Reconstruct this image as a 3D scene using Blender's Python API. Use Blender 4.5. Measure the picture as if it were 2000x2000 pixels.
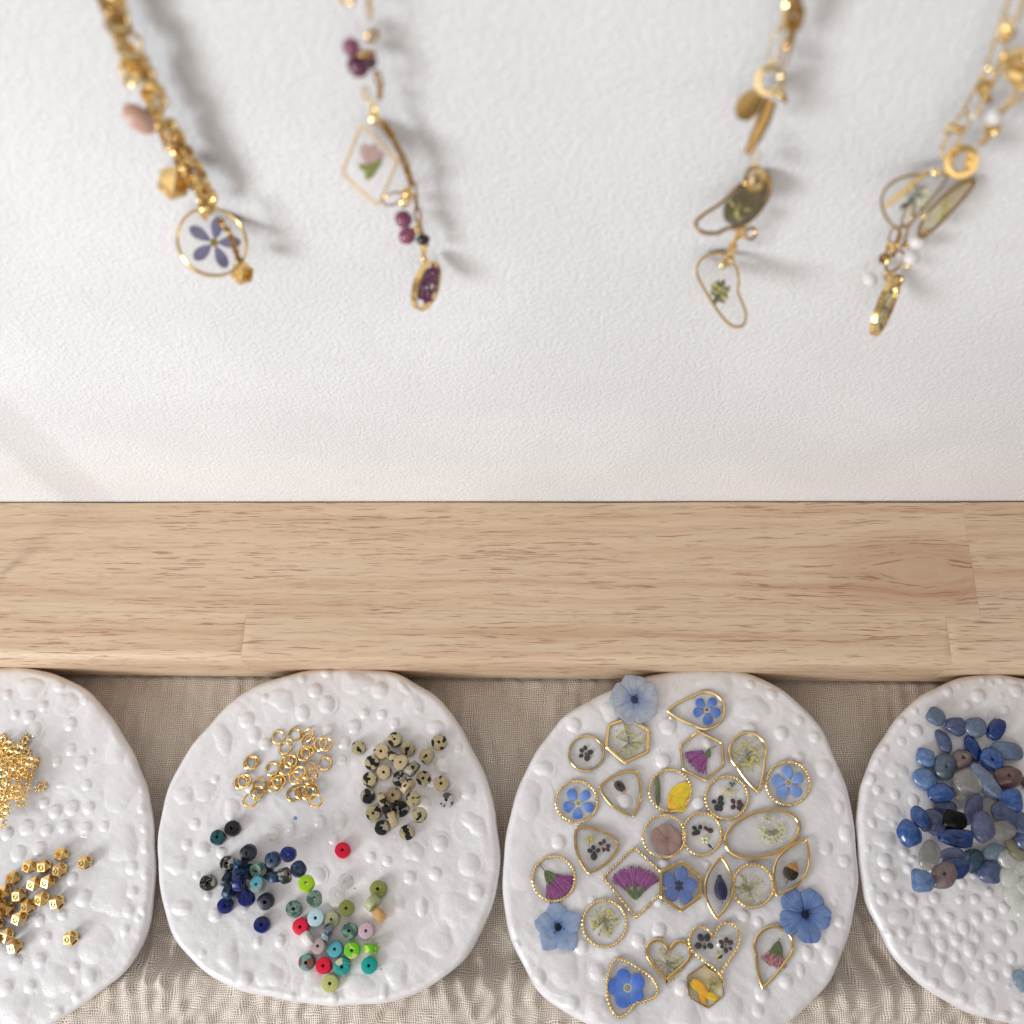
import bpy, math, random
import numpy as np
from mathutils import Vector, Matrix, Euler
random.seed(7); np.random.seed(7)
for o in list(bpy.data.objects): bpy.data.objects.remove(o)
C = bpy.context.scene.collection
S = 0.001                       # everything below is written in millimetres
PI = math.pi
# ------------------------------------------------------------------ camera
F = 2000.0                      # focal length in units of a 2000 px wide picture
CAMZ = 352.0
Zc = -Vector((100, -810, -2000)).normalized()          # world up in camera axes
Xc = Vector((1.0, 0.0, 0.0)); Xc = Vector((1.0, 0.0005, 0.05)); Xc = (Xc - Zc * Xc.dot(Zc)).normalized()
Yc = Zc.cross(Xc).normalized()
ROT = Matrix((Xc, Yc, Zc))      # camera -> world
cam_d = bpy.data.cameras.new('camera'); cam = bpy.data.objects.new('camera', cam_d); C.objects.link(cam)
M = ROT.to_4x4(); M.translation = Vector((0, 0, CAMZ * S)); cam.matrix_world = M
cam_d.sensor_width = 36; cam_d.lens = 36; cam_d.clip_start = 0.005; cam_d.clip_end = 20
cam_d.dof.use_dof = True; cam_d.dof.focus_distance = 0.328; cam_d.dof.aperture_fstop = 12.5
bpy.context.scene.camera = cam
# ------------------------------------------------------------------ world, window light and added fill
sc = bpy.context.scene
w = bpy.data.worlds.new('World'); sc.world = w; w.use_nodes = True
bg = w.node_tree.nodes['Background']; bg.inputs[0].default_value = (1.0, 0.955, 0.925, 1); bg.inputs[1].default_value = 0.27
Ld = Vector((-1.30, -1.00, 0.64)).normalized()
ld = bpy.data.lights.new('window_light', 'AREA'); ld.shape = 'RECTANGLE'; ld.size = 0.28; ld.size_y = 0.34
ld.energy = 4.8; ld.color = (0.955, 1.0, 1.045)
lo = bpy.data.objects.new('window_light', ld); C.objects.link(lo)
lo.location = Vector((0.0, 0.05, 0.02)) + Ld * 0.88
lo.rotation_euler = (-Ld).to_track_quat('-Z', 'Y').to_euler()
l2 = bpy.data.lights.new('fill_light', 'AREA'); l2.shape = 'RECTANGLE'; l2.size = 1.4; l2.size_y = 1.4  # added soft fill for ambient light and reflections in the gold, no actual lamp
l2.energy = 5.6; l2.color = (1.0, 0.93, 0.89)
l2o = bpy.data.objects.new('fill_light', l2); C.objects.link(l2o); l2o.location = (-0.22, -0.95, 0.86)
l2o.rotation_euler = (Vector((0, 0.05, 0)) - l2o.location).to_track_quat('-Z', 'Y').to_euler()
sc.view_settings.view_transform = 'Standard'; sc.view_settings.look = 'None'
sc.view_settings.exposure = 0.14; sc.view_settings.gamma = 1.0
sc.render.engine = 'CYCLES'
sc.cycles.use_denoising = True
sc.cycles.max_bounces = 8; sc.cycles.transparent_max_bounces = 24
sc.cycles.caustics_reflective = False; sc.cycles.caustics_refractive = False
sc.cycles.blur_glossy = 0.5
# ------------------------------------------------------------------ picture ray -> point on a real plane (mm)
def ray(px, py): return ROT @ Vector((px - 1000, 1000 - py, -F))
def at(px, py, z):
    d = ray(px, py); t = (z - CAMZ) / d.z
    return Vector((d.x * t, d.y * t, z))
def atv(px, py, Y):
    d = ray(px, py); t = Y / d.y
    return Vector((d.x * t, Y, CAMZ + d.z * t))
def pxmm(P):                    # px per mm at a point
    q = ROT.transposed() @ (P - Vector((0, 0, CAMZ)))
    return F / -q.z
# ------------------------------------------------------------------ materials
def srgb(r, g, b):
    f = lambda c: (c / 255 / 12.92) if c <= 10 else ((c / 255 + 0.055) / 1.055) ** 2.4
    return (f(r), f(g), f(b), 1)
MATS = {}
class NT:
    def __init__(s, name):
        s.m = bpy.data.materials.new(name); s.m.use_nodes = True; s.t = s.m.node_tree
        s.t.nodes.clear(); s.out = s.t.nodes.new('ShaderNodeOutputMaterial'); MATS[name] = s.m
    def n(s, ty, props=None, **kw):
        nd = s.t.nodes.new(ty)
        for k, v in (props or {}).items(): setattr(nd, k, v)
        for k, v in kw.items(): s.set(nd, k.replace('_', ' '), v)
        return nd
    def set(s, nd, key, v):
        i = nd.inputs[int(key)] if key.isdigit() else nd.inputs[key]
        if isinstance(v, bpy.types.NodeSocket): s.t.links.new(v, i)
        elif isinstance(v, bpy.types.Node): s.t.links.new(v.outputs[0], i)
        else: i.default_value = v
    def math(s, op, a, b=0.0, c=0.0, clamp=False):
        nd = s.t.nodes.new('ShaderNodeMath'); nd.operation = op; nd.use_clamp = clamp
        for i, v in enumerate((a, b, c)): s.set(nd, str(i), v)
        return nd.outputs[0]
    def vmath(s, op, a, b):
        nd = s.t.nodes.new('ShaderNodeVectorMath'); nd.operation = op
        s.set(nd, '0', a); s.set(nd, '1', b); return nd.outputs[0]
    def ramp(s, fac, stops):
        nd = s.t.nodes.new('ShaderNodeValToRGB'); s.set(nd, '0', fac)
        e = nd.color_ramp.elements
        while len(e) < len(stops): e.new(0.5)
        for q, (p, c) in zip(e, stops): q.position = p; q.color = c if len(c) == 4 else (*c, 1)
        return nd.outputs[0]
    def step(s, fac, a, b):
        nd = s.t.nodes.new('ShaderNodeMapRange'); nd.interpolation_type = 'SMOOTHSTEP'
        s.set(nd, '0', fac); nd.inputs[1].default_value = a; nd.inputs[2].default_value = b
        return nd.outputs[0]
    def mix(s, fac, a, b):
        nd = s.t.nodes.new('ShaderNodeMix'); nd.data_type = 'RGBA'
        s.set(nd, '0', fac); s.set(nd, '6', a); s.set(nd, '7', b); return nd.outputs[2]
    def coords(s, rnd=True, scale=(1, 1, 1), world=False):
        tc = s.t.nodes.new('ShaderNodeTexCoord')
        v = tc.outputs['Object']
        if world: v = s.t.nodes.new('ShaderNodeNewGeometry').outputs['Position']
        v = s.vmath('MULTIPLY', v, tuple(1000 * q for q in scale))        # back to mm
        if rnd:
            oi = s.t.nodes.new('ShaderNodeObjectInfo')
            r = s.math('MULTIPLY', oi.outputs['Random'], 311.0)
            v = s.vmath('ADD', v, r)
        return v
    def noise(s, v, scale, detail=2.0, rough=0.5, dist=0.0, out=0):
        nd = s.n('ShaderNodeTexNoise', Vector=v, Scale=scale, Detail=detail, Roughness=rough, Distortion=dist)
        return nd.outputs[out]
    def bump(s, h, dist, strength=1.0):
        nd = s.n('ShaderNodeBump', Height=h, Distance=dist * S, Strength=strength); return nd.outputs[0]
    def bsdf(s, **kw):
        nd = s.n('ShaderNodeBsdfPrincipled', **kw); s.t.links.new(nd.outputs[0], s.out.inputs[0]); return nd
    def surf(s, sh): s.t.links.new(sh, s.out.inputs[0])
    def mixsh(s, fac, a, b):
        nd = s.t.nodes.new('ShaderNodeMixShader'); s.set(nd, '0', fac); s.set(nd, '1', a); s.set(nd, '2', b); return nd.outputs[0]

def m_wall():
    t = NT('wall_plaster'); v = t.coords(False, world=True)
    a = t.noise(v, 0.95, 2.5, 0.6); b = t.noise(v, 2.4, 1.0, 0.5); c = t.noise(v, 0.02, 1, 0.5)
    h = t.math('ADD', t.step(a, 0.34, 0.66), t.math('MULTIPLY', b, 0.35))
    d = t.noise(v, 0.11, 3, 0.6)
    col = t.mix(t.step(c, 0.3, 0.7), srgb(233, 232, 232), srgb(240, 239, 239)); col = t.mix(t.math('MULTIPLY', t.step(d, 0.45, 0.75), 0.30), col, srgb(227, 224, 222))
    t.bsdf(Base_Color=col, Roughness=0.75, Specular_IOR_Level=0.3, Normal=t.bump(h, 0.135, 1.0))
def m_wood(name, knot=None):
    t = NT(name); tc = t.coords(False); 
    if knot:
        sp = t.n('ShaderNodeSeparateXYZ', Vector=tc)
        x = t.math('SUBTRACT', sp.outputs[0], knot[0]); y = t.math('SUBTRACT', sp.outputs[1], knot[1])
        q = t.math('ADD', t.math('POWER', t.math('MULTIPLY', t.math('ABSOLUTE', x), 0.42), 2.0), t.math('POWER', t.math('ABSOLUTE', y), 2.0))
        R2 = 42.0
        f = t.math('SUBTRACT', 1.0, t.math('DIVIDE', R2, t.math('ADD', q, R2 * 0.75)))
        y2 = t.math('MULTIPLY', y, f)
        v = t.n('ShaderNodeCombineXYZ', X=sp.outputs[0], Y=y2, Z=sp.outputs[2]).outputs[0]
        kn = t.math('SUBTRACT', 1.0, t.step(q, 2.0, 300.0))
    else: v = tc; kn = None
    oi = t.t.nodes.new('ShaderNodeObjectInfo').outputs['Random']
    v = t.vmath('ADD', v, t.math('MULTIPLY', oi, 311.0))
    wob = t.noise(t.vmath('MULTIPLY', v, (0.03, 0.10, 0.10)), 1.0, 2, 0.5, out=1)
    v = t.vmath('ADD', v, t.vmath('MULTIPLY', t.vmath('SUBTRACT', wob, (0.5, 0.5, 0.5)), (10.0, 2.6, 0.0)))
    dash = t.noise(t.vmath('MULTIPLY', v, (0.085, 2.1, 1.0)), 1.0, 2.0, 0.55)
    dash2 = t.noise(t.vmath('MULTIPLY', v, (0.14, 2.9, 1.0)), 1.0, 1.0, 0.5)
    patch = t.step(t.noise(t.vmath('MULTIPLY', v, (0.02, 0.16, 0.2)), 1.0, 1), 0.30, 0.62)
    band = t.noise(t.vmath('MULTIPLY', v, (0.006, 0.22, 0.2)), 1.0, 3, 0.6)
    fine = t.noise(t.vmath('MULTIPLY', v, (0.10, 5.0, 1.0)), 1.0, 2, 0.7)
    d1 = t.math('MULTIPLY', t.step(dash, 0.585, 0.655), t.math('MULTIPLY_ADD', patch, 0.6, 0.4))
    d2 = t.math('MULTIPLY', t.step(dash2, 0.60, 0.74), 0.45)
    col = t.ramp(band, [(0.30, srgb(200, 166, 136)), (0.45, srgb(213, 185, 155)), (0.58, srgb(220, 196, 167)), (0.72, srgb(209, 177, 150))])
    tone = t.mix(oi, (0.99, 0.99, 0.985, 1), (1.035, 1.035, 1.03, 1))
    mm = t.n('ShaderNodeMix', {'data_type': 'RGBA', 'blend_type': 'MULTIPLY'}); t.set(mm, '0', 1.0); t.set(mm, '6', col); t.set(mm, '7', tone); col = mm.outputs[2]
    col = t.mix(t.math('MULTIPLY', t.step(fine, 0.35, 0.75), 0.20), col, srgb(165, 124, 92))
    col = t.mix(t.math('MULTIPLY', d1, 0.75), col, srgb(148, 106, 78))
    col = t.mix(t.math('MULTIPLY', d2, 0.55), col, srgb(135, 95, 66))
    if kn: col = t.mix(t.math('MULTIPLY', kn, 0.35), col, srgb(160, 108, 78))
    h = t.math('SUBTRACT', t.math('MULTIPLY', fine, 0.3), t.math('ADD', d1, d2))
    t.bsdf(Base_Color=col, Roughness=t.math('MULTIPLY_ADD', d1, 0.2, 0.5), Specular_IOR_Level=0.35, Normal=t.bump(h, 0.05, 0.8))
def m_cloth():
    t = NT('muslin_gauze'); v = t.coords(False)
    w1 = t.noise(v, 0.16, 2, 0.5, out=1)
    v2 = t.vmath('ADD', v, t.vmath('MULTIPLY', t.vmath('SUBTRACT', w1, (0.5, 0.5, 0.5)), (2.6, 2.6, 0)))
    sp = t.n('ShaderNodeSeparateXYZ', Vector=v2)
    k = 2 * PI / 0.62
    sx = t.math('SINE', t.math('MULTIPLY', sp.outputs[0], k * 0.93)); sy = t.math('SINE', t.math('MULTIPLY', sp.outputs[1], k))
    ix = t.noise(t.vmath('MULTIPLY', v2, (1.6, 0.12, 1)), 1.0, 1); iy = t.noise(t.vmath('MULTIPLY', v2, (0.12, 1.6, 1)), 1.0, 1)
    hx = t.math('MULTIPLY', t.math('MULTIPLY_ADD', sx, 0.5, 0.5), t.math('MULTIPLY_ADD', ix, 1.0, 0.5))
    hy = t.math('MULTIPLY', t.math('MULTIPLY_ADD', sy, 0.5, 0.5), t.math('MULTIPLY_ADD', iy, 1.0, 0.5))
    h = t.math('MAXIMUM', hx, hy)
    big = t.noise(v, 0.05, 2, 0.5)
    thr = t.mix(big, srgb(216, 200, 183), srgb(247, 237, 225))
    col = t.mix(t.step(h, 0.05, 0.66), srgb(60, 46, 35), thr)
    t.bsdf(Base_Color=col, Roughness=0.95, Specular_IOR_Level=0.1, Sheen_Weight=0.15, Sheen_Roughness=0.5,
           Normal=t.bump(t.math('ADD', h, t.math('MULTIPLY', t.noise(v, 2.5, 2), 0.3)), 0.22, 1.0))
def m_ceramic():
    t = NT('white_glaze'); v = t.coords(False)
    n1 = t.noise(v, 0.07, 3, 0.55); pit = t.noise(v, 1.1, 2, 0.6); lump = t.noise(v, 0.35, 2, 0.5)
    col = t.mix(t.step(n1, 0.3, 0.7), srgb(222, 219, 219), srgb(231, 228, 228))
    pits = t.step(pit, 0.68, 0.76)
    col = t.mix(t.math('MULTIPLY', pits, 0.4), col, srgb(150, 138, 130))
    h = t.math('ADD', t.math('ADD', lump, t.math('MULTIPLY', pit, 0.16)), t.math('MULTIPLY', t.noise(v, 0.8, 3, 0.6, 0.6), 0.5))
    t.bsdf(Base_Color=col, Roughness=0.28, Specular_IOR_Level=0.7, Coat_Weight=1.0, Coat_Roughness=0.05, Subsurface_Weight=0.12, Subsurface_Radius=(0.6, 0.5, 0.45),
           Subsurface_Scale=0.0012, Normal=t.bump(h, 0.24, 0.8))
def m_gold(name='polished_gold', col=(0.88, 0.635, 0.27, 1), rough=0.17, lump=0.0):
    t = NT(name); v = t.coords(True); n = t.noise(v, 1.2, 2)
    kw = dict(Base_Color=t.mix(n, col, tuple(min(1, c * 1.12) for c in col[:3]) + (1,)), Metallic=1.0, Roughness=t.math('MULTIPLY_ADD', n, 0.16, rough - 0.08))
    if lump: kw['Normal'] = t.bump(t.noise(v, 2.2, 2), lump, 0.5)
    t.bsdf(**kw)
def m_resin(name='clear_resin', tint=(0.99, 0.99, 0.985, 1)):
    t = NT(name); v = t.coords(True)
    nrm = t.bump(t.noise(v, 0.35, 1), 0.10, 0.35)
    lw = t.n('ShaderNodeLayerWeight', Blend=0.5, Normal=nrm).outputs['Facing']
    fr = t.math('MULTIPLY_ADD', t.math('POWER', lw, 4.0), 0.22, 0.03)
    gl = t.n('ShaderNodeBsdfGlossy', Color=(1, 1, 1, 1), Roughness=0.04, Normal=nrm)
    df = t.n('ShaderNodeBsdfDiffuse', Color=(0.85, 0.84, 0.82, 1))
    tr = t.n('ShaderNodeBsdfTransparent', Color=tint)
    a = t.mixsh(0.03, tr.outputs[0], df.outputs[0])
    t.surf(t.mixsh(fr, a, gl.outputs[0]))
def m_plain(name, c, c2=None, rough=0.6, scale=1.5, trans=0.0, spec=0.3, coat=0.0, lo=0.35, hi=0.65, bump=0.0, sss=0.0, stretch=(1, 1, 1)):
    t = NT(name); v = t.coords(True, stretch); n = t.noise(v, scale, 3, 0.6)
    col = t.mix(t.step(n, lo, hi), c, c2 or c)
    kw = dict(Base_Color=col, Roughness=rough, Specular_IOR_Level=spec, Coat_Weight=coat, Coat_Roughness=0.1)
    if bump: kw['Normal'] = t.bump(n, bump, 0.6)
    if sss: kw.update(Subsurface_Weight=sss, Subsurface_Radius=(1, 1, 1), Subsurface_Scale=0.001)
    b = t.bsdf(**kw)
    if trans:
        tr = t.n('ShaderNodeBsdfTransparent', Color=tuple(0.6 + 0.4 * q for q in (c2 or c)[:3]) + (1,))
        t.surf(t.mixsh(trans, b.outputs[0], tr.outputs[0]))
def m_petal(name, c_in, c_out, L=4.0, trans=0.0, veins=0.35, vein_col=None, rough=0.65):
    t = NT(name); v = t.coords(False); sp = t.n('ShaderNodeSeparateXYZ', Vector=v)
    r = t.math('DIVIDE', sp.outputs[0], L)
    vr = t.coords(True)
    ang = t.math('DIVIDE', sp.outputs[1], t.math('ADD', t.math('ABSOLUTE', sp.outputs[0]), 0.5))
    vn = t.noise(t.n('ShaderNodeCombineXYZ', X=t.math('MULTIPLY', ang, 9.0), Y=t.math('MULTIPLY', r, 0.8), Z=t.t.nodes.new('ShaderNodeObjectInfo').outputs['Random']).outputs[0], 1.6, 2)
    bl = t.noise(vr, 0.5, 2)
    col = t.mix(t.step(r, 0.05, 0.75), c_in, c_out)
    col = t.mix(t.math('MULTIPLY', t.step(vn, 0.48, 0.66), veins), col, vein_col or tuple(q * 0.5 for q in c_out[:3]) + (1,))
    hs = t.n('ShaderNodeHueSaturation', Color=col, Value=t.math('MULTIPLY_ADD', bl, 0.7, 0.65))
    b = t.bsdf(Base_Color=hs.outputs[0], Roughness=rough, Specular_IOR_Level=0.25, Normal=t.bump(vn, 0.08, 0.7))
    if trans:
        tr = t.n('ShaderNodeBsdfTransparent', Color=tuple(0.5 + 0.5 * q for q in c_out[:3]) + (1,))
        t.surf(t.mixsh(trans, b.outputs[0], tr.outputs[0]))
def m_spotted(name, base, base2, spot, scale=0.42, thr=0.56, rough=0.42, vein=None):
    t = NT(name); v = t.coords(True)
    n = t.noise(v, scale, 1.5, 0.5); g = t.noise(v, 1.4, 2)
    col = t.mix(t.step(g, 0.4, 0.6), base, base2)
    col = t.mix(t.step(n, thr, thr + 0.025), col, spot)
    if vein:
        vv = t.noise(v, 0.28, 1.0, 0.5, 0.8)
        line = t.math('SUBTRACT', 1.0, t.step(t.math('ABSOLUTE', t.math('SUBTRACT', vv, 0.5)), 0.004, 0.016))
        col = t.mix(t.math('MULTIPLY', line, 0.75), col, vein)
    t.bsdf(Base_Color=col, Roughness=rough, Specular_IOR_Level=0.4)
m_wall(); m_cloth(); m_ceramic(); m_gold(); m_gold('antique_gold', (0.52, 0.33, 0.12, 1), 0.22, 0.0)
m_gold('pale_gold', (0.95, 0.74, 0.42, 1), 0.16)
m_gold('bead_gold', (0.84, 0.60, 0.26, 1), 0.31); m_resin(); m_resin('honey_resin', (0.975, 0.94, 0.82, 1)); m_resin('olive_resin', (0.40, 0.34, 0.20, 1))
# ------------------------------------------------------------------ mesh helpers
def finish(me, mats, smooth=True, ang=35):
    for m in mats: me.materials.append(MATS[m])
    if smooth:
        me.polygons.foreach_set('use_smooth', [True] * len(me.polygons))
        if ang: me.set_sharp_from_angle(angle=math.radians(ang))
    me.update()
    return me
class MB:
    def __init__(s): s.v = []; s.f = []; s.m = []; s.mi = 0
    def grid(s, P, cu=False, cv=False):          # P: rows x cols x 3
        n, k = len(P), len(P[0]); b = len(s.v)
        for r in P: s.v += [tuple(q) for q in r]
        for i in range(n if cu else n - 1):
            for j in range(k if cv else k - 1):
                a = b + i * k + j; c = b + i * k + (j + 1) % k
                d = b + ((i + 1) % n) * k + (j + 1) % k; e = b + ((i + 1) % n) * k + j
                s.f.append((a, c, d, e)); s.m.append(s.mi)
        return b
    def fan(s, c, ids, flip=False):
        b = len(s.v); s.v.append(tuple(c)); n = len(ids)
        for i in range(n):
            a, d = ids[i], ids[(i + 1) % n]
            s.f.append((b, d, a) if flip else (b, a, d)); s.m.append(s.mi)
    def tube(s, path, r, n=8, closed=False, rf=None, caps=True):
        P = np.array(path, float); N = len(P)
        T = np.roll(P, -1, 0) - np.roll(P, 1, 0)
        if not closed: T[0] = P[1] - P[0]; T[-1] = P[-1] - P[-2]
        T /= np.linalg.norm(T, axis=1)[:, None] + 1e-9
        up = np.array([0, 0, 1.0]) if abs(T[0][2]) < 0.9 else np.array([0, 1.0, 0])
        rows = []
        u = np.cross(T[0], up); u /= np.linalg.norm(u)
        for i in range(N):
            u = u - T[i] * u.dot(T[i]); u /= np.linalg.norm(u) + 1e-9
            w_ = np.cross(T[i], u); ri = r[i] if hasattr(r, '__len__') else r
            rows.append([P[i] + (u * math.cos(a) + w_ * math.sin(a)) * ri * (rf(i / N, a) if rf else 1) for a in [2 * PI * j / n for j in range(n)]])
        b = s.grid(rows, closed, True)
        if caps and not closed:
            s.fan(P[0], [b + j for j in range(n)], False); s.fan(P[-1], [b + (N - 1) * n + j for j in range(n)], True)
    def slab(s, out, z0, z1, dome=0.0, rings=3, c=None, edge=0.06):
        O = np.array(out, float); c = O.mean(0) if c is None else np.array(c, float)
        rows = []
        rows.append([(p[0], p[1], z0) for p in O])
        rows.append([(p[0], p[1], z1 - edge) for p in O])
        for k in range(rings):
            u = (1 - 0.03) * (1 - k / rings) if k else 0.97
            rows.append([(*(c + (p - c) * u), z1 + dome * (1 - u ** 3)) for p in O])
        b = s.grid(rows, False, True); n = len(O)
        s.fan((*c, z1 + dome), [b + (len(rows) - 1) * n + j for j in range(n)])
        s.fan((*c, z0), [b + j for j in range(n)], True)
    def ell(s, c, r, n=10, m=6, R=None, jit=0.0):
        rows = []
        for i in range(1, m):
            a = PI * i / m
            row = []
            for j in range(n):
                p = Vector((math.sin(a) * math.cos(2 * PI * j / n) * r[0], math.sin(a) * math.sin(2 * PI * j / n) * r[1], math.cos(a) * r[2]))
                p *= 1 + random.uniform(-jit, jit)
                if R is not None: p = R @ p
                row.append(tuple(p + Vector(c)))
            rows.append(row)
        b = s.grid(rows[::-1], False, True)
        t = Vector((0, 0, r[2])); q = Vector((0, 0, -r[2]))
        if R is not None: t = R @ t; q = R @ q
        s.fan(tuple(t + Vector(c)), [b + (m - 2) * n + j for j in range(n)], False)
        s.fan(tuple(q + Vector(c)), [b + j for j in range(n)], True)
    def bezel(s, out, w_, h, z0=0.0, bev=0.12):
        O = np.array(out, float); N = len(O)
        e = np.roll(O, -1, 0) - O; e /= np.linalg.norm(e, axis=1)[:, None] + 1e-9
        nr = np.stack([e[:, 1], -e[:, 0]], 1); pn = np.roll(nr, 1, 0); a = nr + pn; L = np.linalg.norm(a, axis=1)[:, None]; a /= L + 1e-9
        sc_ = 1 / np.clip((a * nr).sum(1), 0.6, 1)[:, None]
        prof = [(0, z0), (0, z0 + h - bev), (-bev, z0 + h), (-(w_ - bev), z0 + h), (-w_, z0 + h - bev), (-w_, z0)]
        def off(d):
            Q = O + a * sc_ * d
            if d < -0.2:
                for _ in range(4): Q = Q * 0.5 + (np.roll(Q, 1, 0) + np.roll(Q, -1, 0)) * 0.25
            return Q
        cols = [off(d) for d, z in prof]
        rows = [[(*cols[k][i], prof[k][1]) for k in range(len(prof))] for i in range(N)]
        s.grid(rows, True, True)
    def build(s, name, mats, smooth=True, ang=35):
        me = bpy.data.meshes.new(name)
        me.from_pydata([(p[0] * S, p[1] * S, p[2] * S) for p in s.v], [], s.f)
        finish(me, mats, smooth, ang)
        if len(mats) > 1: me.polygons.foreach_set('material_index', s.m)
        return me
def bigmesh(name, V, nu, nv, cv, mats, extra_fan=None):
    """regular grid nu x nv of vertices V (mm) as one mesh, fast"""
    i = np.arange(nu - 1)[:, None]; j = np.arange(nv if cv else nv - 1)[None, :]
    jn = (j + 1) % nv
    q = np.stack([i * nv + j, i * nv + jn, (i + 1) * nv + jn, (i + 1) * nv + j], -1).reshape(-1, 4)
    me = bpy.data.meshes.new(name)
    V = V.reshape(-1, 3) * S
    tris = np.zeros((0, 3), int)
    if extra_fan is not None:
        V = np.vstack([V, extra_fan * S]); c = len(V) - 1; jj = np.arange(nv)
        tris = np.stack([np.full(nv, c), jj, (jj + 1) % nv], -1)[:, ::-1]
    me.vertices.add(len(V)); me.vertices.foreach_set('co', V.ravel())
    nl = q.size + tris.size; me.loops.add(nl)
    me.loops.foreach_set('vertex_index', np.concatenate([q.ravel(), tris.ravel()]))
    npoly = len(q) + len(tris); me.polygons.add(npoly)
    st = np.concatenate([np.arange(len(q)) * 4, q.size + np.arange(len(tris)) * 3])
    me.polygons.foreach_set('loop_start', st)
    me.update(calc_edges=True); me.validate()
    return finish(me, mats, True, None)
def part(name, me, parent=None, loc=(0, 0, 0), R=None, label=None, kind=None):
    o = bpy.data.objects.new(name, me); C.objects.link(o)
    Mx = (R.to_4x4() if R is not None else Matrix.Identity(4)); Mx.translation = Vector(loc) * S
    o.matrix_basis = Mx
    if parent: o.parent = parent
    if label: o['label'] = label
    if kind: o['kind'] = kind
    return o
def tag(o, label, cat, group=None):
    o['label'] = label; o['category'] = cat
    if group: o['group'] = group
    return o
def thing(name, loc, label, cat, group=None, R=None):
    o = part(name, None, None, loc, R); o.empty_display_size = 0.003; return tag(o, label, cat, group)
def cat(pts, per=8, closed=True):                  # Catmull-Rom
    P = [Vector(p) for p in pts]; n = len(P); out = []
    rng = range(n) if closed else range(n - 1)
    for i in rng:
        if closed: a, b, c, d = P[i - 1], P[i], P[(i + 1) % n], P[(i + 2) % n]
        else: a, b, c, d = P[max(i - 1, 0)], P[i], P[i + 1], P[min(i + 2, n - 1)]
        for k in range(per):
            t = k / per
            out.append(0.5 * ((2 * b) + (c - a) * t + (2 * a - 5 * b + 4 * c - d) * t * t + (3 * b - a - 3 * c + d) * t ** 3))
    if not closed: out.append(P[-1])
    return out
def vnoise(x, y, scale, seed):
    rs = np.random.RandomState(seed); G = rs.rand(256, 256)
    X = x / scale + 64; Y = y / scale + 64; xi = np.floor(X).astype(int); yi = np.floor(Y).astype(int)
    fx = X - xi; fy = Y - yi; fx = fx * fx * (3 - 2 * fx); fy = fy * fy * (3 - 2 * fy)
    g = lambda a, b: G[a % 256, b % 256]
    return (g(xi, yi) * (1 - fx) + g(xi + 1, yi) * fx) * (1 - fy) + (g(xi, yi + 1) * (1 - fx) + g(xi + 1, yi + 1) * fx) * fy
def ssn(x, a, b): t = np.clip((x - a) / (b - a), 0, 1); return t * t * (3 - 2 * t)
ORD = ['first', 'second', 'third', 'fourth', 'fifth', 'sixth', 'seventh', 'eighth', 'ninth', 'tenth', 'eleventh', 'twelfth']
def rows_text(pts, rh):
    """for scattered picture points: 'second from left in the third row from the top' for each"""
    idx = sorted(range(len(pts)), key=lambda i: pts[i][1]); rows = []; cur = [idx[0]]
    for i in idx[1:]:
        if pts[i][1] - pts[cur[0]][1] > rh: rows.append(cur); cur = [i]
        else: cur.append(i)
    rows.append(cur); out = [None] * len(pts)
    for r, row in enumerate(rows):
        row = sorted(row, key=lambda i: pts[i][0]); n = len(row)
        rn = 'top row' if r == 0 else 'lowest row' if r == len(rows) - 1 else ORD[r] + ' row'
        for k, i in enumerate(row):
            p = 'alone' if n == 1 else 'leftmost' if k == 0 else 'rightmost' if k == n - 1 else ORD[k] + ' from left'
            out[i] = f'{p} in the {rn}'
    return out
# ------------------------------------------------------------------ setting: wall, table, board, cloth
ZB = 25.0
YF = at(1000, 1293, ZB).y; YW = at(1000, 981, ZB).y
mb = MB()
mb.grid([[(-420, YW + 0.6, -12), (420, YW + 0.6, -12)], [(-420, YW + 0.6, 620), (420, YW + 0.6, 620)]])
mb.grid([[(-420, YW + 12, -12), (-420, YW + 12, 620)], [(420, YW + 12, -12), (420, YW + 12, 620)]])
wall = part('wall', mb.build('wall', ['wall_plaster'], False)); wall['kind'] = 'structure'
m_plain('table_paint', srgb(200, 190, 180), rough=0.6)
mb = MB()
for z in (-4.0,): mb.grid([[(-420, -260, z), (420, -260, z)], [(-420, YW + 12, z), (420, YW + 12, z)]])
tb = part('tabletop', mb.build('tabletop', ['table_paint'], False)); tb['kind'] = 'structure'
board = thing('wooden_board', (0, (YF + YW) / 2, 0), 'pale finger-jointed wooden board lying along the foot of the white wall', 'board')
KN = at(1795, 1115, ZB)
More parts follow.
